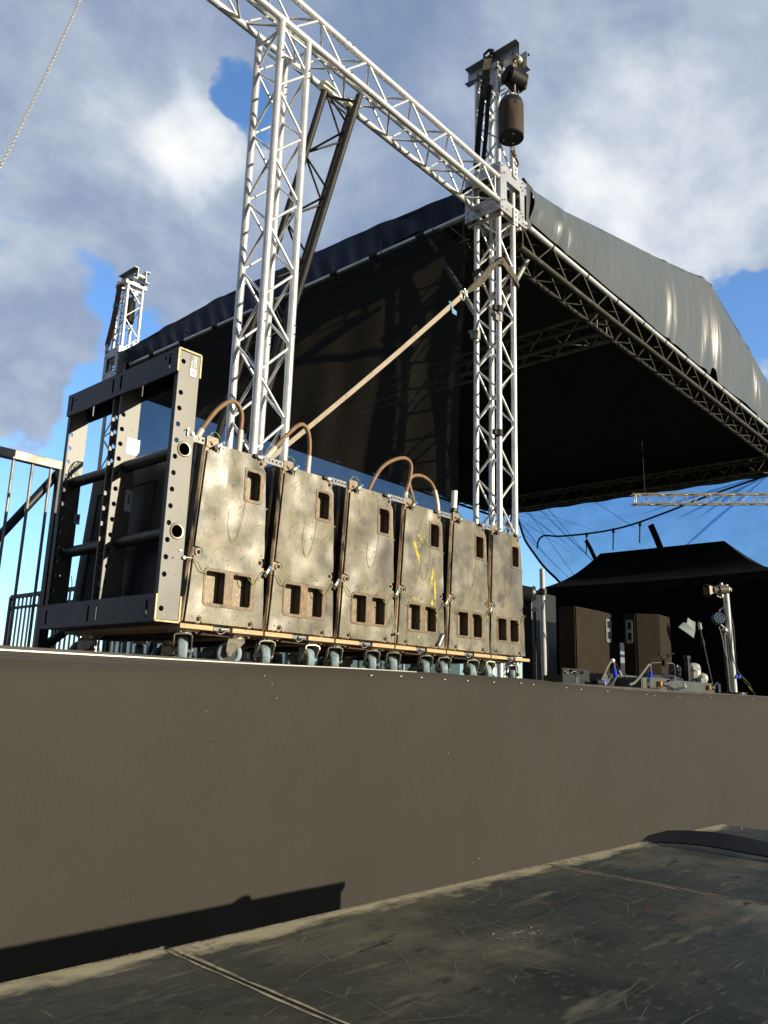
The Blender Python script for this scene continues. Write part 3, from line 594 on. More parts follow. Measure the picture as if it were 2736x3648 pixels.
# diagonal braces at the corner tower
mb = MB(); mb.tube((4.36, 1.02, 3.985), (3.80, 1.02, 3.14), .025, n=14); single('brace_pole', mb, 'aluminium_aged', 'pale diagonal pole propping the corner tower against the front truss', 'brace pole', (3.8, 1.02, 3.14))
mb = MB(); mb.tube((3.72, 1.75, 4.2), (3.70, 1.18, 3.20), .025, n=14); single('brace_pole', mb, 'aluminium_aged', 'diagonal pole behind the side mesh propping the corner tower', 'brace pole', (3.7, 1.2, 3.2))
for p, lb in (((3.655, .89, 3.05), 'near'), ((3.655, 1.13, 2.95), 'far')):
    mb = MB(); mb.tube((p[0], p[1], p[2] - .045), (p[0], p[1], p[2] + .035), .036, n=14); mb.box((p[0] - .06, p[1] - .01, p[2] - .03), (.05, .04, .06), bev=.004)
    mb.box((p[0] - .045, p[1] + .02, p[2] + .02), (.04, .05, .03), bev=.004)
    single('tube_clamp', mb, 'rail_metal', 'metal tube clamp bolted round the ' + lb + ' left leg of the corner tower', 'clamp', p, 'clamps on the corner tower')
for z, lb in ((3.13, 'upper'), (1.97, 'middle'), (.98, 'lowest')):
    mb = MB(); mb.tube((3.655, .89, z - .035), (3.655, .89, z + .03), .031, n=14); mb.box((3.61, .90, z), (.05, .03, .05), bev=.006)
    single('tie_strap', mb, 'rope_black', lb + ' black strap tying the mesh edge to the corner tower leg', 'tie strap', (3.655, .89, z), 'ties on the corner tower')

# ------------------------------------------------------------------ roof cloth
GAB = [(3.50, 4.50), (4.141, 4.62), (4.832, 4.72), (6.152, 5.035), (7.11, 5.26), (8.207, 5.54), (8.883, 5.735), (9.18, 5.74), (9.989, 5.51), (10.8, 5.27), (11.7, 4.97), (13.5, 4.46)]
SIDE = [(.6, 4.42), (1.324, 4.42), (1.458, 4.43), (2.705, 4.51), (3.594, 4.53), (5.0, 4.55), (6.266, 4.50), (7.21, 4.445), (7.6, 4.44)]
roof = Thing('stage_roof', 'large black cloth stage roof with silver front valance and navy side band', 'stage roof', (8.4, 4, 4.2))
def top(x, y):
    g = interp(GAB, x); s_ = interp(SIDE, y); f = min(1, max(0, (x - 3.5) / 1.0)); f = f * f * (3 - 2 * f)
    return (s_ * (1 - f) + (g - .0) * f) - .05 * sin(pi * min(1, max(0, (y - .9) / 6.3))) * f
mb = MB(); mb.grid(lambda u, v: (3.55 + 9.95 * u, .93 + 6.5 * v, top(3.55 + 9.95 * u, .93 + 6.5 * v)), 90, 40); roof.part('roof_skin', mb, 'roof_outer')
mb = MB(); mb.grid(lambda u, v: (3.56 + 9.93 * u, .94 + 6.47 * v, top(3.55 + 9.95 * u, .93 + 6.5 * v) - .012 - .01 * abs(sin(v * 12))), 90, 40); roof.part('roof_lining', mb, 'roof_inner')
mb = MB(); mb.grid(lambda u, v: (3.7 + 9.7 * u, 7.34 + .02 * sin(u * 40) * v, top(3.7 + 9.7 * u, 7.34) - .01 + (3.93 + .012 * sin(u * 60) - top(3.7 + 9.7 * u, 7.34)) * v), 80, 6); roof.part('rear_gable', mb, 'roof_inner')
mb = MB(); mb.grid(lambda u, v: (13.42 - .03 * v, .95 + 6.4 * u, 4.47 + (3.90 + .01 * sin(u * 50) - 4.47) * v), 60, 4); roof.part('right_band', mb, 'roof_inner')
mb = MB(); mb.grid(lambda u, v: (3.72, 1.25 + 6. * u, 4.46 + (4.20 - 4.46) * v), 20, 2); roof.part('left_lining', mb, 'roof_inner')
def fold(x):
    f = 0
    for c, w, a in FOLDS: f += a * math.exp(-((x - c) / w) ** 2)
    return f
FOLDS = [(c, w * 1.25, a * (1.0 if c in (4.72, 4.86, 7.45, 7.62, 8.75, 8.95, 9.15, 9.3, 10.7, 10.9) else .4) * .72) for c, w, a in ((4.2, .05, .03), (4.30, .03, -.02), (4.72, .06, .035), (4.86, .03, -.02), (6.0, .07, .012), (6.95, .05, .03), (7.05, .05, -.02), (7.45, .07, .06), (7.62, .06, -.04), (8.1, .05, .045), (8.25, .05, -.03), (8.75, .10, .08), (8.95, .07, -.05), (9.15, .05, .06), (9.3, .05, -.04), (10.3, .06, .05), (10.7, .07, .06), (10.9, .06, -.04), (11.5, .06, .05), (12.3, .08, .06))]
def valf(u, v):
    x = 4.15 + 9.3 * u; zt = interp(GAB, x) - .004; zb = 4.236 + .010 * sin(x * 5) + .015 * abs(sin(x * 2.3)) + (.13 * math.exp(-((x - 9.02) / .09) ** 4)) - .02 * math.exp(-((x - 9.25) / .12) ** 2)
    k = .2 + .8 * sin(pi * min(1, v * .93)); sway = .12 * sin(3 * x + 2 * v) * .1
    return (x + .015 * sin(v * 5 + x * 3), .862 - fold(x - .10 * v * sin(x * 1.3)) * k - .045 * sin(pi * v) - sway * .2, zt + (zb - zt) * v)
mb = MB(); mb.grid(valf, 420, 14); roof.part('front_valance', mb, 'valance_silver')
mb = MB(); mb.grid(lambda u, v: (4.13 + 9.35 * u, .87 - fold(4.15 + 9.35 * u) * .4 - .012 + .07 * v, interp(GAB, 4.13 + 9.35 * u) + .020 - .045 * (1 - v) + .010 * sin(u * 70) * sin(u * 31)), 220, 1, smooth=False); roof.part('valance_trim', mb, 'trim_black')
mb = MB(); mb.add([(4.10, .86, 4.66), (4.20, .845, 4.62), (4.16, .85, 4.16), (4.10, .87, 4.16)], [(0, 1, 2, 3)]); mb.add([(4.08, .88, 4.70), (4.22, .86, 4.63), (4.30, .90, 4.66), (4.12, .93, 4.72)], [(0, 1, 2, 3)]); roof.part('valance_end', mb, 'trim_black')
def band(u, v):
    y = 1.26 + 5.9 * u; zt = interp(SIDE, y); zb = 4.245 + .01 * sin(y * 4) + .012 * abs(sin(y * 2.75))
    return (3.548 + .10 * v + .018 * sin(y * 9 + v * 3) * sin(y * 2.3) + .012 * sin(y * 23) * v, y, zt + (zb - zt) * v)
mb = MB(); mb.grid(band, 200, 8); roof.part('side_band', mb, 'roof_outer')
for x in (4.62, 5.35, 6.05, 6.75, 7.4, 8.05, 8.7, 9.4, 10.1, 10.9):
    mb = MB(); mb.path([V((x + .01 * cos(a), .89 + .034 * cos(a), 4.205 + .034 * sin(a))) for a in [2 * pi * q / 12 for q in range(12)]], .005, n=6, closed=True); roof.part('tie_loop', mb, 'rope_black')
for k in range(9):
    y = 1.62 + .68 * k; mb = MB(); mb.path([V((3.645 + .036 * cos(a), y + .012 * sin(a * .5), 4.225 + .036 * sin(a))) for a in [2 * pi * q / 12 for q in range(12)]], .004, n=6, closed=True)
    mb.path([(3.60, y, 4.30), (3.605, y, 4.27), (3.615, y + .005, 4.25)], .004, n=6); mb.path([V((3.596, y + .012 * cos(2 * pi * q / 10), 4.306 + .012 * sin(2 * pi * q / 10))) for q in range(10)], .0035, n=6, closed=True)
    roof.part('tie_loop', mb, 'rail_metal' if k % 3 else 'rope_black')
for k, y in enumerate((1.80, 2.42, 3.0, 3.62, 4.3, 5.1, 5.8, 6.5)):
    mb = MB(); mb.tube((3.656 - .007 * y, y - .05, 4.216 + .0012 * y), (3.656 - .007 * y, y + .05, 4.216 + .0012 * y), .0315, n=14); roof.part('mesh_collar', mb, 'rope_black')

# scrims
def folds2(y, z): return .03 * sin(y * 2.1 + z * .6) + .02 * sin(y * 5.3 - z * 1.1) + .012 * sin(y * 11 + z * 2)
mb = MB()
def lm(u, v):
    y = 1.22 + 5.75 * u; zt = 4.17 if y > 1.55 else 3.85 + (y - 1.22) / .33 * .32
    z = zt + (ZS + .02 - zt) * v
    return (3.605 - .006 * y + folds2(y, z) * min(1, v * 3), y + .05 * v * (1 - u), z)
mb.grid(lm, 70, 50); single('side_mesh', mb, 'scrim_left', 'black see-through mesh curtain closing the left side of the stage', 'mesh curtain', (3.6, 4, ZS), 'mesh curtains')
mb = MB(); mb.grid(lambda u, v: (3.8 + 9.1 * u, 7.36 + folds2(3.8 + 9.1 * u, 4 * v), 3.93 + (ZS - 3.93) * v), 60, 30)
single('rear_mesh', mb, 'scrim_back', 'rear mesh curtain showing as a dark blue strip under the rear truss', 'mesh curtain', (8, 7.36, ZS), 'mesh curtains')
LE = [(0., 6.87), (.16, 6.66), (.31, 6.25), (.40, 5.80), (.6, 5.2), (1., 4.6)]
def rm(u, v):
    zt = 3.955 + .02 * sin(u * 9) + .0; z = zt + (ZS - zt) * v; y0 = interp(LE, v); y = y0 + (.75 - y0) * u
    return (13.3 + .05 * sin(y * 1.7 + z) + .03 * sin(y * 4 - z * 2) + .02 * sin((y - z) * 9) * (u < .4), y, z)
rmt = Thing('side_mesh', 'pale blue see-through mesh on the right side, swagged behind the gazebo', 'mesh curtain', (13.3, 4, ZS), 'mesh curtains')
mb = MB(); mb.grid(rm, 80, 50)
rnd = random.Random(4)
for k in range(11):      # doubled cloth where the mesh is gathered into folds
    y0, z0 = (6.7, 3.9) if k < 7 else (1.6 + .3 * rnd.random(), 3.93); a = (-.25 - .11 * k + rnd.gauss(0, .03)) if k < 7 else (pi + .18 + .15 * (k - 7)); l = rnd.uniform(1.2, 2.6); w = rnd.uniform(.010, .026)
    p = V((13.27, y0 + .25 * cos(a) - (.35 * (k % 3) if k < 7 else 0), z0 - .04)); d_ = V((0, -cos(a), -abs(sin(a)))); q = p + d_ * l; n_ = V((0, -d_.z, d_.y))
    if q.z > ZS: mb.add([p + n_ * w * .4, p.lerp(q, .5) + n_ * w + V((0, .03, .02)), q, p.lerp(q, .5) - n_ * w * .3, p - n_ * w * .4], [(0, 1, 3, 4), (1, 2, 3)])
rmt.part('mesh_cloth', mb, 'scrim_right')
mb = MB(); mb.path(spline([rm(0, k / 12) for k in range(13)], 4), .028, n=8); rmt.part('edge_rope', mb, 'rope_black')
for a, b in (((13.3, 6.5, 3.9), (13.29, 5.2, 2.1)), ((13.3, 6.0, 3.9), (13.29, 4.7, 2.3)), ((13.3, 6.62, 3.4), (13.29, 5.5, 2.3)), ((13.3, 4.9, 3.9), (13.29, 4.0, 3.2))):
    mb = MB(); mb.tube(V(a) - V((.06, 0, 0)), V(b) - V((.06, 0, 0)), .005, n=6); rmt.part('seam', mb, 'rope_black')
mb = MB(); mb.path(spline([(13.2, 6.24, 3.0), (13.2, 6.20, 3.18), (13.2, 6.05, 3.27), (13.2, 5.67, 3.214), (13.2, 4.861, 3.2), (13.2, 4.146, 3.256), (13.2, 3.368, 3.424), (13.2, 2.544, 3.634), (13.2, 1.45, 3.868)], 6), .02, n=8)
single('swagged_cable', mb, 'rope_black', 'thick black cable swagged along the blue mesh', 'cable', (13.2, 4, 3.2))
for y, z0, z1, w in ((5.05, 3.19, 2.75, .012), (4.45, 3.21, 2.79, .014), (3.88, 3.28, 2.88, .014)):
    mb = MB(); mb.tube((13.2, y, z0), (13.19, y + .02, z1), w, n=8); mb.tube((13.2, y, z0 - .06), (13.2, y, z0 + .03), w * 2.2, n=8)
    single('hanging_tie', mb, 'rope_black', {5.05: 'leftmost', 4.45: 'middle', 3.88: 'rightmost'}[y] + ' of the thin black ties hanging from the swagged cable', 'tie', (13.2, y, z0), 'ties on the swagged cable')
for a, b, w, nm in (((13.1, 5.02, 3.04), (13.0, 4.76, 2.58), .04, 'left'), ((13.1, 3.62, 3.20), (13.0, 3.38, 2.62), .06, 'right')):
    mb = MB(); mb.ribbon([a, V(a).lerp(V(b), .5) + V((0, 0, .02)), b], w * 2, V((0, 1, .3)), .01); single('black_tape_strip', mb, 'rope_black', 'broad black strip slanting up from the gazebo ridge, ' + nm + ' one of the two', 'strip', a, 'strips above the gazebo')
mb = MB(); mb.tube((13.05, 6.75, 3.96), (13.05, 6.95, 3.1), .025, n=10); single('brace_pole', mb, 'aluminium_aged', 'thin silver prop under the rear right corner of the roof', 'brace pole', (13.05, 6.9, 3.1))

# ------------------------------------------------------------------ loudspeaker row
PW = .44; DEP = .93
def cab_outline(i=0.):
    return [(.012 + i, .003 + i), (.434 - i * .6, .003 + i), (.394 - i * .6, .787 - i), (.060 + i, .787 - i)]
UPR = rrect(.276, .556, .386, .712, (.012, .022, .026, .006)); LWR = rrect(.100, .079, .372, .239, .02)
UPH = rrect(.288, .570, .366, .698, (.008, .014, .016, .004)); LH1 = rrect(.110, .092, .208, .226, (.012, .006, .006, .012)); LH2 = rrect(.252, .092, .350, .226, (.006, .012, .012, .006))
def shear(p, z): return p
def add_smears(mb):
  rnd = random.Random(2); zf = -.0058
  def smear(cx, cz, sx, sz, n, ang=0):
      for k in range(n):
          u, v = rnd.gauss(0, sx * .75), rnd.gauss(0, sz * .8); x = cx + u * cos(ang) - v * sin(ang); z = cz + u * sin(ang) + v * cos(ang); r = rnd.uniform(.0008, .0032)
          mb.add([(x + r * rnd.uniform(.5, 1.3) * cos(2 * pi * q / 6), zf - .00004 * (k % 9), z + 2.6 * r * rnd.uniform(.5, 1.3) * sin(2 * pi * q / 6)) for q in range(6)], [list(range(6))[::-1]], 5)
  smear(.18, .50, .008, .022, 60, .5); smear(.20, .60, .03, .03, 26); smear(.31, .40, .004, .03, 90, -.12); smear(.335, .33, .004, .04, 130, .08); smear(.315, .245, .006, .012, 30); smear(.16, .26, .02, .004, 10); smear(.20, .06, .006, .006, 8); smear(.155, .545, .006, .02, 40, .4)
PANEL_MATS = ['end_panel_paint', 'rivet', 'scratch_wire', 'scuff_light', 'scuff_dark', 'yellow_paint']
def make_panel(seed):
    rnd = random.Random(seed)
    L = lambda z: .026 + .061 * z; R = lambda z: .431 - .051 * z
    out = [(L(.008), .008), (.075, .008), (.077, .024), (.085, .036), (.098, .036), (.106, .026), (.108, .008), (.345, .008), (.347, .026), (.354, .036), (.366, .036), (.374, .028), (.377, .008), (R(.008), .008),
           (R(.07), .07), (R(.12) + .002, .12), (R(.26), .26), (R(.275), .275), (.398, .278), (.384, .288), (.382, .302), (.392, .313), (R(.318), .318), (R(.36) + .003, .36), (R(.43), .43), (R(.52) + .004, .52), (R(.62), .62), (R(.71), .71),
           (.382, .730), (.372, .726), (.360, .732), (.352, .744), (.350, .757), (R(.782) - .052, .764), (.338, .778), (.14, .778), (.134, .764), (.130, .744), (.120, .733), (.108, .734), (.100, .745), (.088, .747), (L(.74), .74),
           (L(.32), .32), (.066, .318), (.080, .312), (.086, .300), (.080, .286), (.066, .281), (L(.28), .28), (L(.14) + .002, .14)]
    mb = MB(); mb.plate(out, [UPR, LWR], .006, XZ(-.002))
    riv = [(.095, .772), (.15, .765), (.24, .77), (.33, .766), (.076, .60), (.27, .625), (.26, .46), (.41, .545), (.055, .345), (.14, .265), (.22, .262), (.31, .264), (.40, .33), (.062, .03), (.15, .05), (.29, .052), (.215, .018), (.41, .03)]
    for x, z in riv: mb.tube((x, -.004, z), (x, -.0075, z), .0052, .004, n=10, mi=1); mb.tube((x, -.0076, z), (x, -.008, z), .002, n=6, mi=2)
    for sgn, w in ((0, .0), (1, .012)):
        mb.path(spline([(.205, -.0052, .505 - w), (.203, -.0052, .43), (.222, -.0052, .375 - w * .8), (.25, -.0052, .39 - w), (.272, -.0052, .45), (.29, -.0052, .56 - w)], 6), .0011, n=4, mi=2)
    for k in range(46):      # scuffs and gouges
        x, z = rnd.uniform(.08, .36), rnd.uniform(.05, .75); a = rnd.gauss(1.2, .7); ln = rnd.uniform(.015, .11); w = rnd.uniform(.0003, .0008); cv = rnd.gauss(0, 9); p = []
        inside = lambda x, z: L(z) + .008 < x < R(z) - .012 and .03 < z < .76 and not (.265 < x < .395 and .545 < z < .722) and not (.09 < x < .38 and .07 < z < .25)
        for q in range(8):
            if not inside(x, z): break
            p.append((x, z, a)); x += cos(a) * ln / 7; z += sin(a) * ln / 7; a += cv * ln / 7
        if len(p) < 3: continue
        vs = []
        for q, (x, z, a) in enumerate(p):
            ww = w * (.3 + sin(pi * (q + .5) / len(p))); vs += [(x - sin(a) * ww, -.0053 - .00001 * k, z + cos(a) * ww), (x + sin(a) * ww, -.0053 - .00001 * k, z - cos(a) * ww)]
        mb.add(vs, [(2 * q, 2 * q + 2, 2 * q + 3, 2 * q + 1) for q in range(len(p) - 1)], 3 if k % 3 else 4)
    if seed == 3: add_smears(mb)
    return mb
def make_speaker():
    t = Thing('loudspeaker_cabinet', '', 'loudspeaker', (0, 0, 0), 'row of loudspeaker cabinets standing on dollies')
    # body: wedge-shaped box with an open front ring
    o = cab_outline(); q = cab_outline(.022); mb = MB()
    Y0, Y1 = .006, DEP
    vs = [(x, Y0 + .012, z) for x, z in o] + [(x, Y1, z) for x, z in o]
    mb.add(vs, [(0, 4, 5, 1), (1, 5, 6, 2), (2, 6, 7, 3), (3, 7, 4, 0), (4, 7, 6, 5)], 0)
    o2 = cab_outline(.008)
    ring = [(x, Y0 + .012, z) for x, z in o] + [(x, Y0, z) for x, z in o2] + [(x, Y0, z) for x, z in cab_outline(.034)] + [(x, .06, z) for x, z in cab_outline(.034)]
    mb.add(ring, [(k, (k + 1) % 4, 4 + (k + 1) % 4, 4 + k) for k in range(4)] + [(4 + k, 4 + (k + 1) % 4, 8 + (k + 1) % 4, 8 + k) for k in range(4)] + [(8 + k, 8 + (k + 1) % 4, 12 + (k + 1) % 4, 12 + k) for k in range(4)] + [(12, 13, 14, 15)], 1)
    # second worn strip along the left side edge
    mb.box((.036, .06, .39), (.006, .018, .77), Matrix.Rotation(.061, 3, 'Y'), 1)
    # side hatch outline
    body = t.part('cabinet', mb, ['cabinet_black', 'worn_wood'])
    mb = MB()
    for a, b in (((.10, .12), (.10, .66)), ((.60, .12), (.60, .66)), ((.10, .12), (.60, .12)), ((.10, .66), (.60, .66))):
        f = lambda p: V((.012 + p[1] * .061 - .001, .25 + p[0], p[1])); mb.tube(f(a), f(b), .004, n=6)
    t.part('side_hatch', mb, 'cabinet_black')
    # metal end panel with notched corners, worn, with rivets
    panel = t.part('end_panel', make_panel(0), PANEL_MATS)
    # handle pockets
    for nm, outl, holes in (('carry_handle', UPR, [UPH]), ('double_handle', LWR, [LH1, LH2])):
        mb = MB(); grow = lambda lp, g: [(x + (g if x > sum(p[0] for p in lp) / len(lp) else -g), z + (g if z > sum(p[1] for p in lp) / len(lp) else -g)) for x, z in lp]
        mb.plate(grow(outl, -.0012), holes, .012, XZ(-.0015), 0)
        for h in holes:
            n = len(h); d = .044
            mb.add([(x, -.001, z) for x, z in h] + [(x, d, z) for x, z in h], [(k, n + k, n + (k + 1) % n, (k + 1) % n) for k in range(n)], 1)
            mb.add([(x, d, z) for x, z in h], [list(range(n))], 2)
            # narrow worn bevel round the mouth
            cx = sum(p[0] for p in h) / n; cz = sum(p[1] for p in h) / n
            g = [(x + (x - cx) * .07, z + (z - cz) * .05) for x, z in h]
            mb.add([(x, -.0078, z) for x, z in g] + [(x, -.0062, z) for x, z in h], [(k, (k + 1) % n, n + (k + 1) % n, n + k) for k in range(n)], 0)
        t.part(nm, mb, ['recess_rim', 'recess_wall_shade', 'recess_paint'])
    # rigging corners (dark sockets in rounded lugs)
    for x, z in ((.092, .022), (.361, .022), (.069, .297), (.396, .297), (.113, .75), (.366, .748)):
        mb = MB(); mb.tube((x, .006, z), (x, -.001, z), .017, n=16); mb.tube((x, -.0011, z), (x, -.0035, z), .0095, .008, n=12, mi=1); t.part('rigging_socket', mb, ['recess_paint', 'dark_hole'])
    # perforated link rail on the right, its tongue plate on the left
    mb = MB(); mb.plate(rrect(.372, .765, .512, .795, .002), [circ(.418 + .023 * k, .781, .006, 12) for k in range(4)], .006, XZ(.012))
    for k in range(6): mb.box((.405 + .023 * k, .0085, .781), (.003, .002, .028))
    t.part('link_rail', mb, 'rail_metal')
    mb = MB(); mb.plate(rrect(.066, .755, .128, .806, (.003, .003, .01, .006)), [circ(.086, .776, .007, 12)], .005, XZ(.004)); t.part('rigging_tongue', mb, 'recess_paint')
    # latch pins with lanyards
    for x, z, a, ln in ((.125, .774, .65, .05), (.352, .772, -.1, .045), (.434, .268, 1.0, .045)):
        mb = MB(); r_ = Matrix.Rotation(-a, 3, 'Y')
        mb.box((x, -.016, z), (ln, .009, .013), r_, bev=.002); d = r_ @ V((1, 0, 0))
        mb.box(V((x, -.013, z)) - d * .028, (.024, .016, .018), r_, 1, bev=.003); mb.tube(V((x, -.020, z)) + d * .014, V((x, -.026, z)) + d * .014, .0052, n=10, mi=2)
        pin = t.part('locking_pin', mb, ['pin_metal', 'pin_black', 'pin_blue'])
    mb = MB(); mb.path(spline([(.088, .012, .803), (.094, .012, .824), (.112, .012, .834), (.132, .010, .822), (.142, -.004, .793), (.150, -.01, .783)], 6), .0021, n=6); t.part('lanyard', mb, 'wire_green')
    mb = MB(); mb.path(spline([(.326, -.006, .226), (.345, -.018, .2), (.368, -.02, .205), (.386, -.02, .228), (.404, -.018, .256), (.424, -.018, .262)], 6), .0021, n=6); t.part('lanyard', mb, 'wire_green')
    mb = MB(); mb.path(spline([(.04, -.014, .262), (.058, -.02, .246), (.075, -.02, .222), (.10, -.012, .212), (.125, .01, .214)], 6), .0018, n=6); t.part('lanyard', mb, 'wire_green')
    return t
LAB = ['leftmost worn loudspeaker cabinet, next to the perforated rigging frame, with arc scratches on its panel',
       'second worn loudspeaker cabinet from the rigging frame, below the beige ratchet strap',
       'third loudspeaker cabinet from the rigging frame, its loose silver pin hanging at its lower right',
       'loudspeaker cabinet with yellow paint smears on its end panel',
       'loudspeaker cabinet just right of the one smeared yellow, second from the right end',
       'rightmost loudspeaker cabinet in the row, in front of the corner tower legs']
sp0 = make_speaker(); SPK = [sp0.o]
for k in range(1, 6): SPK.append(copy_tree(sp0.o))
for k, o in enumerate(SPK):
    o.location = (PW * k - (.02 if k == 5 else 0), (.0, .004, -.003, .002, .0, .004)[k], 0); o['label'] = LAB[k]
    o.rotation_euler = (0, (0, .003, -.004, .002, -.003, -.014)[k], (0, .004, -.006, .004, 0., .02)[k])
for ch in list(SPK[5].children):
    if ch.name.startswith('link_rail') or (ch.name.startswith('locking_pin') and max(v.co.x for v in ch.data.vertices) > .43): bpy.data.objects.remove(ch)
for k in range(1, 6):
    for ch in SPK[k].children:
        if ch.name.startswith('end_panel'): tmp = link_mesh('end_panel', make_panel(k), PANEL_MATS); ch.data = tmp.data; bpy.data.objects.remove(tmp)
# loose pins
for k, pts, q in ((2, [(.40, -.012, .16), (.425, -.02, .10), (.415, -.022, .05)], (.445, -.02, .055)), (3, [(.34, -.01, .19), (.37, -.02, .13), (.40, -.022, .085)], (.36, -.02, .02))):
    mb = MB(); mb.path(spline(pts, 6), .002, n=6, mi=1); mb.tube(pts[-1], q, .0065, n=8); mb.box(pts[-1], (.014, .014, .014), None, 2, bev=.003)
    o = link_mesh('loose_pin', mb, ['pin_metal', 'wire_green', 'pin_black']); o.parent = SPK[k]

# dollies under the cabinets
def make_caster(px, py, swivel, t):
    mb = MB(); zt = -.0205; mb.box((px, py, zt - .003), (.10, .085, .006), bev=.002); mb.tube((px, py, zt - .006), (px, py, zt - .020), .034, .030, n=18)
    for sx in (-1, 1):
        for sy in (-1, 1): mb.tube((px + sx * .038, py + sy * .032, zt - .006), (px + sx * .038, py + sy * .032, zt - .012), .007, n=6)
    ca = t.part('caster', mb, 'caster_steel')
    rz = Matrix.Rotation(swivel, 4, 'Z'); T = Matrix.Translation((px, py, 0)) @ rz
    wc = V((0, .028, -.1025)); HW = .036
    mb = MB()
    for sx in (-1, 1):      # pressed fork legs: broad at the crown, tapering to the axle
        out = [(wc.y + .014 * cos(a + pi), wc.z - .014 * sin(a)) for a in [pi * q / 8 for q in range(9)]]
        out += [(.040, -.060), (.036, -.048), (-.034, -.048), (-.034, -.056), (-.012, -.082)]
        mb.plate(out, [], .0035, lambda u, v, w, sx=sx: (sx * HW + w, u, v))
        mb.tube((sx * HW, wc.y, wc.z), (sx * (HW + .008), wc.y, wc.z), .009, n=8)
    n = 13
    for q in range(n - 1):      # arched crown
        f = lambda a: (-(HW + .0015) * cos(a), -.050 + .012 * sin(a)); (x0, z0), (x1, z1) = f(pi * q / (n - 1)), f(pi * (q + 1) / (n - 1))
        mb.add([(x0, -.034, z0), (x1, -.034, z1), (x1, .036, z1), (x0, .036, z0), (x0, -.034, z0 + .004), (x1, -.034, z1 + .004), (x1, .036, z1 + .004), (x0, .036, z0 + .004)], [(0, 1, 2, 3), (7, 6, 5, 4), (0, 4, 5, 1), (2, 6, 7, 3)])
    mb.xf(T); t.part('fork', mb, 'caster_steel', ca)
    mb = MB(); prof = [(-.020, .036), (-.0205, .046), (-.017, .0525), (-.010, .0545), (.010, .0545), (.017, .0525), (.0205, .046), (.020, .036)]
    m = 32; vs = [V((x, wc.y + r * cos(2 * pi * k / m), wc.z + r * sin(2 * pi * k / m))) for k in range(m) for x, r in prof]; P = len(prof)
    mb.add(vs, [(k * P + j, k * P + j + 1, ((k + 1) % m) * P + j + 1, ((k + 1) % m) * P + j) for k in range(m) for j in range(P - 1)], 0, True)
    mb.tube((-.016, wc.y, wc.z), (.016, wc.y, wc.z), .037, n=24, mi=1); mb.tube((-.032, wc.y, wc.z), (.032, wc.y, wc.z), .013, n=12, mi=2)
    mb.xf(T); t.part('wheel', mb, ['tyre_blue', 'hub', 'caster_steel'], ca)
def make_dolly(k, swv):
    t = Thing('loudspeaker_dolly', DL[k], 'dolly', (PW * k, 0, ZS), 'wheeled dollies under the loudspeakers'); x = PW * k
    mb = MB(); o = [(x + .002, -.012), (x + .163, -.012), (x + .165, .018), (x + .262, .018), (x + .264, -.012), (x + .430, -.012), (x + .430, DEP), (x + .002, DEP)]
    mb.plate(o, [], .018, XY(-.0115)); t.part('board', mb, 'plywood')
    mb = MB(); mb.box((x + .216, .47, -.029), (.15, .86, .016)); t.part('under_board', mb, 'board_under' if k not in (2, 3) else 'board_red')
    mb = MB(); mb.box((x + .214, .004, -.012), (.085, .018, .018), bev=.003); mb.tube((x + .20, -.012, -.012), (x + .235, -.012, -.010), .006, n=8, mi=1); mb.path(spline([(x + .18, -.01, -.02), (x + .19, -.02, -.032), (x + .215, -.018, -.026), (x + .23, -.012, -.014)], 4), .0015, n=5, mi=1)
    t.part('board_latch', mb, ['rail_metal', 'pin_metal'])
    for i, (px, py) in enumerate(((.078, .07), (.352, .07), (.078, .84), (.352, .84))): make_caster(x + px, py, swv[i], t)
    return t
DL = ['leftmost plywood dolly with blue castors, one turned side on, under the cabinet by the frame', 'second plywood dolly from the left, under the second loudspeaker', 'third plywood dolly from the left, with a red under board',
      'plywood dolly under the yellow smeared loudspeaker', 'plywood dolly second from the right end of the loudspeaker row', 'rightmost plywood dolly, its castors beside the corner tower feet']
SW = [(-.62, .95, .9, 2.6), (-.45, -.30, 1.2, .5), (-.62, -.66, 2.2, 2.9), (-.70, -.66, 3.4, 1.1), (-.66, -.60, .6, 2.2), (-.25, -1.1, 2.5, .4)]
for k in range(6): make_dolly(k, SW[k])

# ------------------------------------------------------------------ rigging frame
fr = Thing('rigging_frame', 'tall perforated steel rigging frame standing at the left end of the loudspeaker row', 'rigging frame', (-.055, .47, 0))
X0, X1, FD, FH = -.114, .006, .945, 1.152
for nm, z0, z1, fl in (('top_channel', 1.042, FH, 1), ('bottom_channel', -.004, .106, -1)):
    mb = MB(); zc = (z0 + z1) / 2
    sl = [slot(y, zc + (.003 * fl), .017, .072) for y in (.058, .448, .516, .898)]
    if fl > 0: sl += [circ(.092, 1.122, .008, 12), circ(.866, 1.112, .008, 12)]
    mb.plate(rrect(0, z0, FD, z1, .004), sl, .008, YZ(X0 + .004)); mb.plate(rrect(0, z0 + (.0 if fl > 0 else 0), FD, z1 - (0 if fl > 0 else .0), .004), sl[:4], .008, YZ(X1 - .004))
    zf = z1 - .004 if fl > 0 else z0 + .004
    mb.box(((X0 + X1) / 2, FD / 2, zf), (X1 - X0 - .012, FD, .008))
    for x in (X0 + .005, X1 - .005): mb.tube((x, 0, zf - .000 * fl), (x, FD, zf), .0055, n=8)
    ch = fr.part(nm, mb, 'frame_paint_shaded')
    mb = MB(); e = -.0012
    mb.box((X0 + .004, e, zc - .002 * fl), (.0075, .002, z1 - z0 - .008)); mb.box(((X0 + X1) / 2, e, zf), (X1 - X0 - .012, .002, .0075)); mb.box((X1 - .004, e, zc - .002 * fl), (.0075, .002, z1 - z0 - .008))
    fr.part('worn_lip', mb, 'worn_edge', ch)
HZ = [1.094] + [.954 - .07 * k for k in range(12)] + [.048]
BIG = [(-.045, .714), (-.045, .365)]
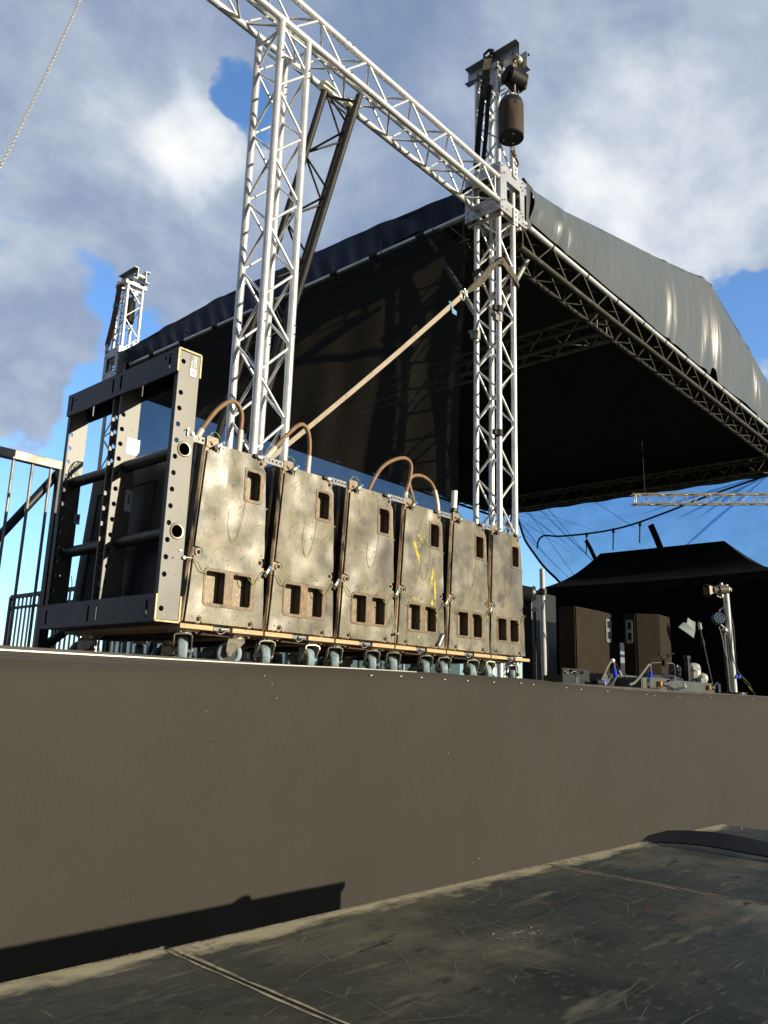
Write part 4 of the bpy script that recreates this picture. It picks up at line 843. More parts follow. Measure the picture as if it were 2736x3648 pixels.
for pi_, (y, zz0, zz1) in enumerate(((.004, .006, 1.140), (.452, .0, 1.143), (.512, .0, 1.143), (.938, .006, 1.140))):
    mb = MB(); holes = [circ(-.085, z, .0112, 18) for z in HZ] + [circ(x, z, .0265, 24) for x, z in BIG] + [circ(-.052, .795, .004, 8), circ(-.052, .255, .004, 8), circ(-.036, .185, .002, 6), circ(-.03, .888, .0022, 6)]
    mb.plate(rrect(X0 + .009, zz0, X1 - .009, zz1, .002), holes, .008, XZ(y))
    ys = 1 if pi_ in (0, 2) else -1
    if pi_ in (0, 3): mb.box((X0 + .0125, y + ys * .012, .574), (.006, .022, .93), mi=1)
    pl = fr.part('perforated_plate', mb, ['frame_paint', 'frame_paint_shaded'])
    if pi_ == 0:
        mb = MB()
        for x, z in BIG:
            ring = lambda r, yy: [(x + r * cos(2 * pi * k / 28) * (1 + .03 * sin(9 * k)), yy, z + r * sin(2 * pi * k / 28) * (1 + .03 * cos(7 * k))) for k in range(28)]
            vs = ring(.0345, -.0004) + ring(.031, -.004) + ring(.0262, -.0035); mb.add(vs, [(k, (k + 1) % 28, 28 + (k + 1) % 28, 28 + k) for k in range(28)] + [(28 + k, 28 + (k + 1) % 28, 56 + (k + 1) % 28, 56 + k) for k in range(28)])
        fr.part('weld_ring', mb, 'rivet', pl)
        mb = MB(); mb.tube((-.038, -.006, .80), (-.038, -.006, .775), .003, n=8); mb.tube((-.038, -.001, .803), (-.038, -.010, .803), .005, n=8); mb.tube((-.012, 0, .79), (-.012, -.008, .79), .0075, n=10); mb.tube((-.012, -.008, .79), (-.012, -.009, .79), .003, n=8); mb.tube((-.004, 0, .262), (-.004, -.012, .262), .007, n=8); mb.tube((-.004, -.012, .262), (.03, -.012, .266), .004, n=8); mb.box((-.02, -.003, .29), (.014, .004, .006))
        fr.part('safety_pin', mb, 'pin_metal', pl)
mb = MB()
for x, z in BIG:
    fr_ = MB(); fr_.tube((x, .001, z), (x, FD - .002, z), .0262, n=24, caps=False); fr_.tube((x, .06, z), (x, FD - .01, z), .0235, n=20, mi=1, caps=True); fr.part('cross_tube', fr_, ['tube_dark', 'dark_hole'])
mb = MB(); mb.plate(rrect(-.012, .765, .08, .795, .002), [circ(.03 + .023 * k, .781, .006, 12) for k in range(2)], .006, XZ(.016)); fr.part('link_rail', mb, 'rail_metal')
# type plate on the front upright
mb = MB(); lx, lz = -.033, 1.087; yl = -.0008
mb.box((lx, yl, lz), (.038, .0014, .098), bev=.0004); y2 = yl - .0009
lb = fr.part('type_plate', mb, 'label_grey')
mb = MB(); mb.plate(rrect(-.016, -.018, .016, .018, .004), [], .0004, lambda u, v, w: (lx - .001 + u, y2 + w, lz - .028 + v)); fr.part('logo_patch', mb, 'sticker_white', lb)
mb = MB()
arc = [(.006, -.010), (.006, .010)] + [(.006 - .015 * sin(a), -.005 + .015 * cos(a)) for a in [k * pi / 2 / 6 for k in range(7)]]
mb.add([(lx - .001 + u, y2 - .0005, lz - .030 + v) for u, v in arc], [list(range(len(arc)))]); mb.add([(lx - .001 - .010 + .0012 * cos(k), y2 - .0005, lz - .016 + .0012 * sin(k)) for k in (0, 1.05, 2.1, 3.14, 4.2, 5.24)], [list(range(6))])
fr.part('logo_mark', mb, 'ink_grey', lb)
mb = MB(); mb.text('CE', .020, lambda u, v, w: (lx + .005 + v, y2, lz + .036 - u * 1.0)); 
for k, (u, w) in enumerate(((-.011, .0045), (-.001, .0022), (.0035, .0022), (.008, .0022), (.0125, .0022))): 
    for j in range(4 if k else 5):
        z = lz + .022 - j * (.0075 if k else .0065); mb.box((lx + u, y2, z), (w, .0003, .0055 if (j + k) % 3 else .0035))
fr.part('printing', mb, 'sticker_white', lb)
# stickers on the inner plates
mb = MB(); mb.box((-.022, .4468, .815), (.068, .0012, .078)); st = fr.part('paper_sticker', mb, 'sticker_white')
mb = MB(); ys = .4455; leaf = [V((-.016 + .020 * cos(a) * .9, ys, .826 + .012 * sin(a))) for a in [2 * pi * k / 16 for k in range(16)]]
rot = Matrix.Rotation(.65, 3, 'Y'); c0 = V((-.016, ys, .826)); leaf = [c0 + rot @ (p - c0) for p in leaf]
mb.path(leaf, .0009, n=4, closed=True); mb.path([c0 + rot @ V((k, 0, 0)) for k in (-.022, 0, .026)], .0008, n=4); mb.path([(-.028, ys, .797), (-.012, ys, .796)], .0010, n=4)
mb.path([(-.052, ys, .818), (-.042, ys, .817)], .0007, n=4); mb.path([(-.046, ys, .823), (-.052, ys, .818), (-.047, ys, .812)], .0007, n=4); fr.part('leaf_drawing', mb, 'ink_grey', st)
mb = MB(); mb.box((-.017, .4468, .562), (.034, .0012, .098)); st = fr.part('name_sticker', mb, 'sticker_grey')
mb = MB(); mb.text('niavac', .019, lambda u, v, w: (-.0165 - v * 1.25, .4458, .572 + u)); fr.part('printing', mb, 'ink', st)
mb = MB()
for k in range(9): mb.box((-.0275, .4457, .600 - k * .0062), (.0022, .0003, .0048 if k % 3 else .003))
fr.part('fine_print', mb, 'ink_grey', st)
mb = MB(); mb.box((-.002, .9328, .541), (.028, .0012, .052)); st = fr.part('barcode_sticker', mb, 'sticker_grey')
mb = MB()
for k in range(9): mb.box((-.001, .9318, .555 - k * .003), (.014, .0003, .0014 + .0008 * (k % 2)))
fr.part('bars', mb, 'ink', st)
mb = MB(); mb.path(spline([(-.012, .93, .83), (-.05, .925, .82), (-.07, .92, .77), (-.05, .918, .72), (-.02, .92, .72)], 6), .0025, n=6, mi=1); mb.path(spline([(-.02, .93, .83), (-.045, .92, .80), (-.03, .92, .76), (-.012, .92, .74)], 6), .002, n=6); mb.box((-.025, .92, .735), (.03, .02, .03), Matrix.Rotation(.6, 3, 'Y'), 1, bev=.004); mb.tube((-.01, .915, .748), (-.01, .905, .748), .007, n=8, mi=2)
fr.part('lanyard', mb, ['wire_green', 'pin_black', 'pin_blue'])
mb = MB(); mb.path(spline([(.0, .925, .26), (.005, .92, .2), (-.01, .918, .13), (-.04, .918, .09)], 6), .002, n=6); mb.box((-.05, .918, .095), (.03, .008, .02), Matrix.Rotation(.3, 3, 'Y'), 1, bev=.002); fr.part('lanyard', mb, ['wire_green', 'rail_metal'])

# ------------------------------------------------------------------ cables over the cabinets
def cable(pts, label, sleeves=(), r=.0108):
    p = spline(pts, 8); mb = MB(); mb.path(p, r, n=12, mi=0)
    for a, b in sleeves:
        q = p[a:b]; mb.path(q, r * 1.3, n=12, mi=1)
    return single('power_cable', mb, ['cable_brown', 'sleeve_clear'], label, 'cable', pts[len(pts) // 2], 'brown cables looping over the loudspeakers')
cable([(.07, .14, .74), (.105, .12, .845), (.136, .12, .903), (.192, .12, .986), (.253, .12, 1.042), (.298, .12, 1.047), (.33, .12, 1.003), (.331, .12, .924), (.329, .12, .851), (.325, .12, .76)], 'brown cable arching from the rigging frame to the leftmost cabinet', [(3, 12), (56, 68)])
cable([(.44, .13, .75), (.501, .12, .842), (.587, .12, .947), (.672, .12, 1.037), (.718, .12, 1.06), (.755, .12, 1.028), (.769, .12, .958), (.766, .12, .872), (.76, .12, .76)], 'brown cable arching between the leftmost and second cabinets', [(3, 13), (53, 61)])
cable([(1.20, .13, .76), (1.24, .12, .868), (1.319, .12, .978), (1.415, .12, 1.045), (1.516, .12, 1.081), (1.571, .12, 1.052), (1.562, .12, .966), (1.528, .12, .868), (1.513, .12, .76)], 'highest brown cable loop, above the third cabinet', [(55, 64)])
cable([(1.61, .15, .75), (1.599, .12, .836), (1.568, .12, .912), (1.558, .12, .952), (1.594, .12, .993), (1.688, .12, 1.009), (1.778, .12, .972), (1.825, .12, .867), (1.83, .12, .76)], 'brown cable arching over the yellow smeared cabinet', [(50, 60)])
mb = MB(); mb.tube((2.02, .15, .76), (2.028, .15, .89), .012, n=12, mi=1); mb.tube((2.028, .15, .885), (2.036, .15, 1.0), .019, n=14); mb.tube((2.027, .15, .865), (2.028, .15, .885), .024, n=14, mi=2)
single('cable_end', mb, ['sleeve_white', 'cable_brown', 'pin_black'], 'gleaming white cable end standing up behind the fifth cabinet', 'cable', (2.02, .15, .76))

# ------------------------------------------------------------------ ratchet strap and slings
A, B = V((3.04, .84, 2.99)), V((1.02, .84, 1.02)); mb = MB()
mb.ribbon([A.lerp(B, k / 10) - V((0, 0, .02 * sin(pi * k / 10))) for k in range(11)], [.046 - .014 * k / 10 for k in range(11)], V((-.45, -.3, .75)), .003)
rs = Thing('ratchet_strap', 'beige webbing strap pulled diagonally from the corner tower down behind the second cabinet', 'strap', B)
rs.part('webbing', mb, 'strap_webbing')
mb = MB(); d = (A - B).normalized(); mb.path([A + d * .0 + V((.03 * cos(a), 0, .04 * sin(a))) for a in [2 * pi * k / 12 for k in range(12)]], .007, n=8, closed=True); mb.tube(A + d * .02, A + d * .09, .014, n=10); mb.tube(A + d * .06 + V((-.02, 0, .03)), A + d * .06 + V((.02, 0, -.03)), .012, n=10); rs.part('hook', mb, ['pin_metal'])
mb = MB(); t_ = A - d * .22; mb.box(t_, (.07, .012, .02), Matrix.Rotation(-.78 + pi / 2, 3, 'Y')); mb.add([t_ + V((.0, -.01, -.02)), t_ + V((.065, -.012, -.03)), t_ + V((.065, -.012, -.068)), t_ + V((.01, -.01, -.066))], [(0, 1, 2, 3)]); rs.part('tag', mb, 'tag_blue')
mb = MB(); P = [A + d * .09, V((3.28, .83, 3.22)), V((3.45, .835, 3.42)), V((3.56, .845, 3.53)), V((3.64, .84, 3.60))]
mb.ribbon(spline(P, 4), [.03 + .05 * sin(pi * min(1, k / 11)) for k in range(17)], V((-.55, -.3, .7)), .012)
lp = [(3.625, .92, 3.57), (3.635, .86, 3.60), (3.66, .845, 3.60), (3.76, .85, 3.565), (3.88, .85, 3.52), (3.925, .87, 3.49), (3.93, 1.0, 3.48), (3.925, 1.15, 3.49), (3.80, 1.165, 3.52), (3.64, 1.165, 3.55), (3.615, 1.05, 3.56)]
mb.ribbon(spline(lp, 4), .05, V((.1, .1, 1)), .012); mb.ribbon(spline([(a, b - (.006 if b < 1 else -.006), c - .045) for a, b, c in lp[1:7]], 4), .03, V((.1, 0, 1)), .012)
single('lifting_sling', mb, 'sling_cloth', 'drab cloth sling wrapped round the corner tower and hooked to the beige strap', 'sling', (3.64, .86, 3.55))
# sling hanging inside the tower head
ts = Thing('round_sling', 'black sling with a drab cloth sheath hanging down the front of the corner tower top', 'sling', (3.66, 1.0, 5.7))
def SL(pts, w): 
    m_ = MB(); m_.ribbon(spline(pts, 5), w, V((1, -1.1, 0)), .02); return m_
ts.part('sheath', SL([(3.62, .98, 5.80), (3.62, 1.0, 5.68), (3.625, 1.01, 5.5), (3.62, 1.02, 5.36)], .07), 'sling_cloth')
ts.part('strand', SL([(3.63, .99, 5.8), (3.615, 1.03, 5.45), (3.60, 1.06, 5.1), (3.595, 1.10, 4.62)], .055), 'sling_black')
ts.part('strand', SL([(3.64, .97, 5.5), (3.63, .99, 5.3), (3.62, 1.0, 5.0), (3.60, 1.03, 4.60)], .04), 'sling_black')
ts.part('shackle', (lambda m_: (m_.path([(3.62, .95, 5.80), (3.63, .93, 5.87), (3.64, .98, 5.91), (3.63, 1.03, 5.88), (3.62, 1.02, 5.8)], .014, n=8), m_.tube((3.6, .93, 5.82), (3.68, .96, 5.86), .02, n=8), m_)[-1])(MB()), 'pin_black')
ts2 = Thing('round_sling', 'pinkish brown sling with a blue band hanging on the distant left tower', 'sling', (3.45, 7.1, 5.6))
ts2.part('strand', SL([(3.46, 7.33, 5.55), (3.455, 7.34, 5.32), (3.45, 7.38, 4.95), (3.43, 7.44, 4.56)], .07), 'sling_brown')
ts2.part('band', SL([(3.445, 7.345, 5.20), (3.445, 7.35, 5.14)], .09), 'tag_blue')
ts2.part('shackle', (lambda m_: (m_.tube((3.43, 7.44, 4.56), (3.43, 7.44, 4.46), .025, n=8), m_.box((3.43, 7.44, 4.55), (.05, .05, .04), bev=.01), m_)[-1])(MB()), 'pin_metal')

# ------------------------------------------------------------------ chains and hoist
def chain(pts, pitch, wire, name, label, m, loc):
    P_ = spline(pts, 30); mb = MB(); acc = 0; k = 0; pos = P_[0].copy(); i = 0; out = [P_[0]]
    for a, b in zip(P_, P_[1:]):
        L_ = (b - a).length
        while acc + L_ >= pitch * (len(out)): out.append(a.lerp(b, (pitch * len(out) - acc) / L_))
        acc += L_
    side = None
    for k in range(len(out) - 1):
        c = (out[k] + out[k + 1]) / 2; d = (out[k + 1] - out[k]).normalized(); a = d.cross(V((.66, -.75, 0))).normalized() if side is None else (side - d * side.dot(d)).normalized(); side = a; b = d.cross(a)
        w = a * .5 + b * .866 if k % 2 else a * -.866 + b * .5
        h = pitch / 2 + wire * .95; q = pitch * .66 - wire * .5; pts_ = []
        for j in range(12):
            t = 2 * pi * j / 12; pts_.append(c + d * (h - q * .55) * (1 if cos(t) > 0 else -1) * (1 if abs(cos(t)) > .1 else 0) + d * cos(t) * q * .55 + w * sin(t) * q * .62)
        mb.path(pts_, wire, n=6, closed=True)
    return single(name, mb, m, label, 'chain', loc)
chain([(-.148, .95, 4.17), (-.315, .95, 3.41), (-.457, .95, 2.755), (-.594, .95, 2.187), (-.80, .95, 1.45), (-1.05, .95, .6), (-1.22, .94, .02), (-1.30, .93, ZS + .01), (-1.5, .90, ZS + .01)], .0152, .0023, 'load_chain', 'slack steel chain crossing the sky at the top left of the picture', 'chain_steel', (-.15, .95, 4.17))
h = Thing('chain_hoist', 'black electric chain hoist hooked under the corner tower head', 'chain hoist', (3.72, .74, 5.52))
mb = MB(); mb.tube((3.62, .76, 5.49), (3.79, .72, 5.49), .088, n=20); mb.box((3.72, .75, 5.49), (.13, .12, .16), bev=.02); mb.tube((3.60, .78, 5.475), (3.65, .77, 5.475), .05, n=14); h.part('motor', mb, 'hoist_black')
mb = MB(); mb.tube((3.79, .72, 5.49), (3.806, .716, 5.49), .095, n=20); mb.tube((3.806, .716, 5.49), (3.81, .715, 5.49), .03, n=16); mb.box((3.80, .69, 5.42), (.02, .05, .05), Matrix.Rotation(.4, 3, 'Y')); h.part('end_cover', mb, 'hoist_cover')
mb = MB(); mb.path([(3.72, .74, 5.62), (3.735, .74, 5.66), (3.72, .74, 5.70), (3.70, .74, 5.68)], .014, n=8); mb.tube((3.72, .74, 5.69), (3.72, .755, 5.80), .011, n=8); mb.box((3.70, .75, 5.63), (.05, .04, .05), bev=.01); h.part('hook', mb, 'rivet')
BG = V((3.655, .745, 0))
bg = Thing('chain_bag', 'brown cloth chain bag hanging under the hoist at the top of the corner tower', 'bag', (BG.x, BG.y, 4.82))
mb = MB(); prof = [(.110, 4.82), (.114, 4.87), (.115, 4.98), (.116, 5.08), (.114, 5.15), (.103, 5.195), (.085, 5.21)]
m = 40; vs = [V((BG.x + (r + .003 * sin(3 * 2 * pi * k / m + z * 14)) * cos(2 * pi * k / m), BG.y + (r + .003 * cos(4 * 2 * pi * k / m + z * 11)) * sin(2 * pi * k / m), z)) for k in range(m) for r, z in prof]; P_ = len(prof)
mb.add(vs, [(k * P_ + j, ((k + 1) % m) * P_ + j, ((k + 1) % m) * P_ + j + 1, k * P_ + j + 1) for k in range(m) for j in range(P_ - 1)], 0, True); bg.part('bag_cloth', mb, 'bag_brown')
mb = MB(); mb.tube((BG.x, BG.y, 4.81), (BG.x, BG.y, 4.83), .115, n=32); 
for a in (.3, 1.9, 4.0): mb.tube((BG.x + .07 * cos(a), BG.y + .07 * sin(a), 4.81), (BG.x + .07 * cos(a), BG.y + .07 * sin(a), 4.804), .009, n=8, mi=1)
bg.part('bag_base', mb, ['hoist_black', 'pin_metal'])
mb = MB(); mb.tube((BG.x, BG.y, 5.150), (BG.x, BG.y, 5.203), .117, .104, n=32, caps=False); mb.path([(BG.x - .06, BG.y - .088, 5.14 + .014 * sin(0))] + [(BG.x - .06 + .014 * cos(a), BG.y - .100, 5.12 + .014 * sin(a)) for a in (1, 2, 3, 4, 5, 6)], .004, n=6); bg.part('bag_collar', mb, 'black_plastic')
for i, (dx, dy) in enumerate(((-.01, -.05), (.085, -.02))): chain([(BG.x + dx, BG.y + dy, 5.19), (BG.x + dx + .03, BG.y + dy * .6, 5.33), (3.71 + dx * .6, .73, 5.46)], .018, .0032, 'load_chain', ('left' if i == 0 else 'right') + ' strand of pale chain running from the hoist into the brown bag', 'chain_steel', (BG.x, BG.y, 5.3))
hk = Thing('hoist_hook', 'dark hook on a short chain, holding the lug of the corner sleeve block', 'hook', (3.80, .81, 4.75))
mb = MB(); mb.path(spline([(3.81, .815, 4.745), (3.85, .81, 4.735), (3.868, .81, 4.70), (3.85, .81, 4.655), (3.82, .812, 4.66), (3.81, .815, 4.68)], 5), .012, n=8); mb.tube((3.80, .81, 4.74), (3.80, .81, 4.79), .016, n=8); mb.tube((3.76, .81, 4.765), (3.84, .81, 4.765), .01, n=8); hk.part('hook', mb, 'chain_dark')
chain([(3.80, .81, 4.78), (3.775, .795, 4.84), (3.70, .77, 4.95)], .020, .0034, 'load_chain', 'short dark chain below the brown chain bag', 'chain_dark', (3.79, .8, 4.83))
chain([(3.52, 7.30, 5.45), (3.51, 7.30, 5.0), (3.50, 7.30, 4.5)], .03, .006, 'load_chain', 'dark chain inside the distant left tower', 'chain_dark', (3.5, 7.2, 5))
mb = MB(); prof = [(.08, 4.95), (.085, 5.15), (.08, 5.28), (.06, 5.31)]; m = 18
vs = [V((3.62 + r * cos(2 * pi * k / m), 7.28 + r * sin(2 * pi * k / m), z)) for k in range(m) for r, z in prof]; mb.add(vs, [(k * 4 + j, ((k + 1) % m) * 4 + j, ((k + 1) % m) * 4 + j + 1, k * 4 + j + 1) for k in range(m) for j in range(3)], 0, True); mb.add([vs[k * 4] for k in range(m)][::-1], [list(range(m))])
single('chain_bag', mb, 'hoist_black', 'black chain bag inside the distant left tower', 'bag', (3.62, 7.28, 5.1))

# ------------------------------------------------------------------ railings
hr = Thing('hand_railing', 'near metal stage railing at the far left with vertical bars', 'railing', (-.4, 1.45, ZS))
mb = MB(); mb.box((-.87, 1.45, .932), (2.06, .045, .05), bev=.003); hr.part('top_rail', mb, 'rail_galv')
for k in range(12):
    x = .075 - .103 * k; mb = MB(); mb.tube((x, 1.45, ZS), (x, 1.45, .91), .0085, n=8); hr.part('bar', mb, 'rail_galv')
mb = MB(); mb.box((.14, 1.452, .385), (.05, .045, 1.08)); hr.part('post', mb, 'rail_black')
mb = MB(); mb.tube((.14, 1.50, .90), (-.36, 1.50, .15), .024, n=10); hr.part('diagonal_strut', mb, 'rail_black')
mb = MB(); mb.tube((.10, 1.52, -.13), (.62, 1.52, .30), .026, n=10); hr.part('diagonal_strut', mb, 'rail_black')
rf = Thing('hand_railing', 'distant black railing with many thin bars beyond the rigging frame', 'railing', (2.6, 5, ZS))
mb = MB(); mb.box((2.6, 5.0, .842), (.045, 5.1, .045)); mb.box((2.6, 5.0, .70), (.03, 5.1, .03)); rf.part('top_rail', mb, 'rail_black')
for k in range(46):
    y = 7.45 - .108 * k; mb = MB(); mb.box((2.6, y, .34), (.018, .018, 1.0)); rf.part('bar', mb, 'rail_black')
for y in (7.55, 6.3, 5.1, 3.9, 2.6): mb = MB(); mb.box((2.6, y, .34), (.05, .05, 1.0)); rf.part('post', mb, 'rail_black')
rr = Thing('hand_railing', 'grey barred railing glimpsed between the castors under the loudspeakers', 'railing', (1.9, 1.5, ZS))
mb = MB(); mb.box((1.9, 1.50, .55), (2.8, .04, .04)); rr.part('top_rail', mb, 'rail_black')
for k in range(27):
    x = .55 + .105 * k; mb = MB(); mb.box((x, 1.50, .20), (.016, .016, .70)); rr.part('bar', mb, 'rail_galv' if k % 4 == 1 else 'rail_black')

# ------------------------------------------------------------------ gazebo
GX0, GX1, GY0, GY1, GE, GR = 11.45, 13.12, .90, 5.05, 1.86, 2.60
gz = Thing('gazebo_tent', 'black pop-up gazebo tent with dark walls at the back right of the stage', 'tent', (12.3, 3, ZS))
mb = MB(); ra, rb = V((12.45, 4.38, GR)), V((12.45, 2.02, GR))
def cv(a, b, t, sag): p = V(a).lerp(V(b), t); return p - V((0, 0, sag * sin(pi * t)))
def gface(e0, e1, r0, r1):
    mb.grid(lambda u, v: cv(V(e0).lerp(V(e1), u) + V((0, 0, -.03 * sin(pi * u))), V(r0).lerp(V(r1), u), v, .10), 20, 14)
C_ = [V((GX0, GY1, GE)), V((GX0, GY0, GE)), V((GX1, GY0, GE)), V((GX1, GY1, GE))]
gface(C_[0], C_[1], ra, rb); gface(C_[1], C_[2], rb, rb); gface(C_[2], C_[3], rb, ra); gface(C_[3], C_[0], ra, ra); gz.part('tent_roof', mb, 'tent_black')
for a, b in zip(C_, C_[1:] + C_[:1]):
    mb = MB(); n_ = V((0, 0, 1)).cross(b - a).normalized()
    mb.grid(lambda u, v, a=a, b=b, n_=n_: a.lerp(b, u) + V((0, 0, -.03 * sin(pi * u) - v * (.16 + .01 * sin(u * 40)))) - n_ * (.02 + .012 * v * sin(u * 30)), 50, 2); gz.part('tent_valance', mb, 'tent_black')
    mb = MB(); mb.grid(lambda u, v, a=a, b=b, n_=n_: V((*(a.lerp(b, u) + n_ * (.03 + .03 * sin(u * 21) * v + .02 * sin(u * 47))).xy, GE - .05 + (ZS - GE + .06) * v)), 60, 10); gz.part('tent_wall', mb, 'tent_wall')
for p in C_: mb = MB(); mb.box((p.x + (.08 if p.x < 12 else -.08), p.y + (.08 if p.y < 3 else -.08), (GE + ZS) / 2), (.04, .04, GE - ZS)); gz.part('pole', mb, 'black_plastic')

# ------------------------------------------------------------------ stage gear
def prism(plan, z0, z1, bev=.012):
    mb = MB(); bm = bmesh.new(); vb = [bm.verts.new((*p, z0)) for p in plan]; vt = [bm.verts.new((*p, z1)) for p in plan]; n = len(plan)
    bm.faces.new(vb[::-1]); bm.faces.new(vt)
    for k in range(n): bm.faces.new((vb[k], vb[(k + 1) % n], vt[(k + 1) % n], vt[k]))
    bmesh.ops.recalc_face_normals(bm, faces=bm.faces); bmesh.ops.bevel(bm, geom=bm.edges[:], offset=bev, segments=2, affect='EDGES'); bm.verts.index_update()
    mb.add([v.co.copy() for v in bm.verts], [[v.index for v in f.verts] for f in bm.faces]); bm.free(); return mb
def handle(t, p, d, up, w=.085, hgt=.24, dp=.03):
    """rectangular pocket handle on a vertical face: p centre, d along the face"""
    p = V(p); d = V(d).normalized(); nrm = d.cross(V((0, 0, 1))).normalized()
    fm = lambda u, v, w_: p + d * u + V((0, 0, v)) + nrm * (.004 + w_)
    mb = MB(); mb.plate(rrect(-w / 2, -hgt / 2, w / 2, hgt / 2, .022), [rrect(-w * .3, .025, w * .3, hgt * .40, .008), rrect(-w * .3, -hgt * .36, w * .3, -.012, .008)], .008, fm); hd = t.part('handle', mb, 'silver_panel')
    mb = MB(); mb.plate(rrect(-w * .38, -hgt * .42, w * .38, hgt * .42, .01), [], .002, lambda u, v, w_: p + d * u + V((0, 0, v)) + nrm * (.0015 + w_)); t.part('handle_pocket', mb, 'dark_hole', hd)
s1 = Thing('stage_monitor', 'larger carpet-covered loudspeaker on the stage, with a pale handle at its upper right', 'loudspeaker', (5.47, 1.15, ZS), 'carpeted loudspeakers on the stage')
s1.part('cabinet', prism([(5.19, 1.036), (5.76, 1.03), (5.985, 1.05), (6.0, 1.25), (5.185, 1.225)], ZS + .004, .655), 'carpet')
handle(s1, (5.872, 1.0375, .47), (.23, .02, 0), None, w=.14)
s2 = Thing('stage_monitor', 'smaller carpet-covered loudspeaker on the stage, turned so its left face is dark', 'loudspeaker', (6.15, .85, ZS), 'carpeted loudspeakers on the stage')
s2.part('cabinet', prism([(5.962, .915), (5.966, .78), (6.126, .606), (6.45, .62), (6.52, .90), (6.22, .98)], ZS + .004, .645), 'carpet')
handle(s2, (5.9635, .848, .46), (.004, -.135, 0), None, w=.07)
mb = MB(); mb.box((6.62, 1.35, .12), (.30, .30, .55)); rk = Thing('equipment_rack', 'black rack with silver strips between the two carpeted loudspeakers', 'rack', (6.62, 1.35, ZS)); rk.part('case', mb, 'black_plastic')
for z, hh in ((.285, .035), (.205, .06)): mb = MB(); mb.box((6.56, 1.198, z), (.2, .008, hh)); rk.part('silver_strip', mb, 'silver_panel')
mb = MB(); mb.path(spline([(6.58, 1.16, .5), (6.62, 1.15, .44), (6.68, 1.15, .38)], 5), .006, n=6); rk.part('blue_wire', mb, 'connector_blue')

lp = Thing('light_stand', 'white pole with a small black lamp near its top, left of the carpeted loudspeakers', 'light stand', (5.05, 1.30, ZS), 'white lighting poles')
mb = MB(); mb.tube((5.14, 1.36, ZS), (4.92, 1.24, 1.0), .0255, n=16); mb.tube((5.09, 1.335, .14), (5.087, 1.333, .16), .0275, n=16); lp.part('pole', mb, 'pole_white')
mb = MB(); mb.tube((5.135, 1.35, ZS), (5.135, 1.35, ZS + .03), .12, n=20); lp.part('base', mb, 'black_plastic')
mb = MB(); mb.path(spline([(4.97, 1.24, .70), (5.0, 1.25, .45), (5.11, 1.30, .2), (5.16, 1.30, -.1)], 6), .005, n=6); lp.part('wire', mb, 'cable_black')
mb = MB(); mb.tube((4.88, 1.33, .735), (4.80, 1.44, .755), .085, .09, n=22); mb.tube((4.90, 1.30, .76), (4.885, 1.325, .76), .06, .08, n=20); mb.tube((4.93, 1.245, .78), (4.89, 1.32, .76), .022, n=10); mb.tube((4.965, 1.26, .75), (4.96, 1.258, .81), .04, n=14)
single('par_lamp', mb, 'black_plastic', 'black drum-shaped lamp clamped on the left white pole', 'lamp', (4.87, 1.35, .75))
mb = MB(); mb.tube((5.08, 1.42, ZS), (4.97, 1.36, .60), .014, n=10); mb.tube((4.97, 1.36, .60), (4.967, 1.358, .635), .034, .02, n=14, mi=1)
single('slim_stand', mb, ['black_plastic', 'white_plastic'], 'thin black stand with a white cap beside the left white pole', 'stand', (4.98, 1.42, ZS))
mb = MB(); mb.box((5.56, 1.66, .35), (.50, .12, 1.01), bev=.006)
for k in range(8): mb.tube((5.335, 1.60, -.08 + .12 * k), (5.335, 1.594, -.08 + .12 * k), .010, n=8, mi=1)
single('flight_case', mb, ['black_plastic', 'rail_metal'], 'tall black studded case behind the left white pole', 'case', (5.56, 1.66, ZS))

rp = Thing('light_stand', 'white pole with two lamps at the right edge of the stage', 'light stand', (5.42, -.33, ZS), 'white lighting poles')
mb = MB(); mb.tube((5.425, -.33, ZS), (5.29, -.358, .775), .0245, n=16); rp.part('pole', mb, 'pole_white')
mb = MB(); mb.tube((5.425, -.33, ZS), (5.425, -.33, ZS + .02), .10, n=20); rp.part('base', mb, 'black_plastic')
mb = MB(); mb.path(spline([(5.33, -.37, .55), (5.345, -.385, .40), (5.36, -.38, .2), (5.41, -.37, .05), (5.52, -.42, -.06), (5.62, -.43, ZS + .01)], 6), .005, n=6); mb.path(spline([(5.42, -.36, .05), (5.50, -.40, -.05), (5.66, -.42, ZS + .01)], 6), .004, n=6, mi=1); rp.part('wire', mb, ['cable_black', 'wire_green'])
mb = MB(); 
for q in ((5.398, -.36, -.02), (5.43, -.375, -.02)): mb.tube(q, V(q) + V((.004, -.002, .03)), .011, n=8)
rp.part('plug', mb, 'connector_blue')
LT = V((5.13, -.20, .715)); LB = V((5.31, -.365, .735)); dl = (LT - LB).normalized()
sl_ = Thing('spot_lamp', 'khaki stage spotlight clamped level across the right white pole', 'lamp', (5.22, -.28, .72))
mb = MB(); mb.tube(LB, LB + dl * .08, .044, n=18); mb.tube(LB + dl * .08, LB + dl * .14, .034, n=18); mb.tube(LB - dl * .02, LB, .03, n=14); sl_.part('body', mb, 'khaki_metal')
mb = MB(); 
for a in range(4):
    w1 = dl.orthogonal().normalized(); w2 = dl.cross(w1); o_ = w1 * cos(a * pi / 2 + .6) + w2 * sin(a * pi / 2 + .6); t_ = dl.cross(o_)
    q = LB + dl * .13; mb.add([q + o_ * .03 + t_ * .022, q + o_ * .03 - t_ * .022, q + dl * .06 + o_ * .055 - t_ * .040, q + dl * .06 + o_ * .055 + t_ * .040], [(0, 1, 2, 3)])
mb.tube(LB + dl * .14, LB + dl * .145, .05, n=18, mi=1); sl_.part('shutter_vane', mb, ['khaki_metal', 'hoist_black'])
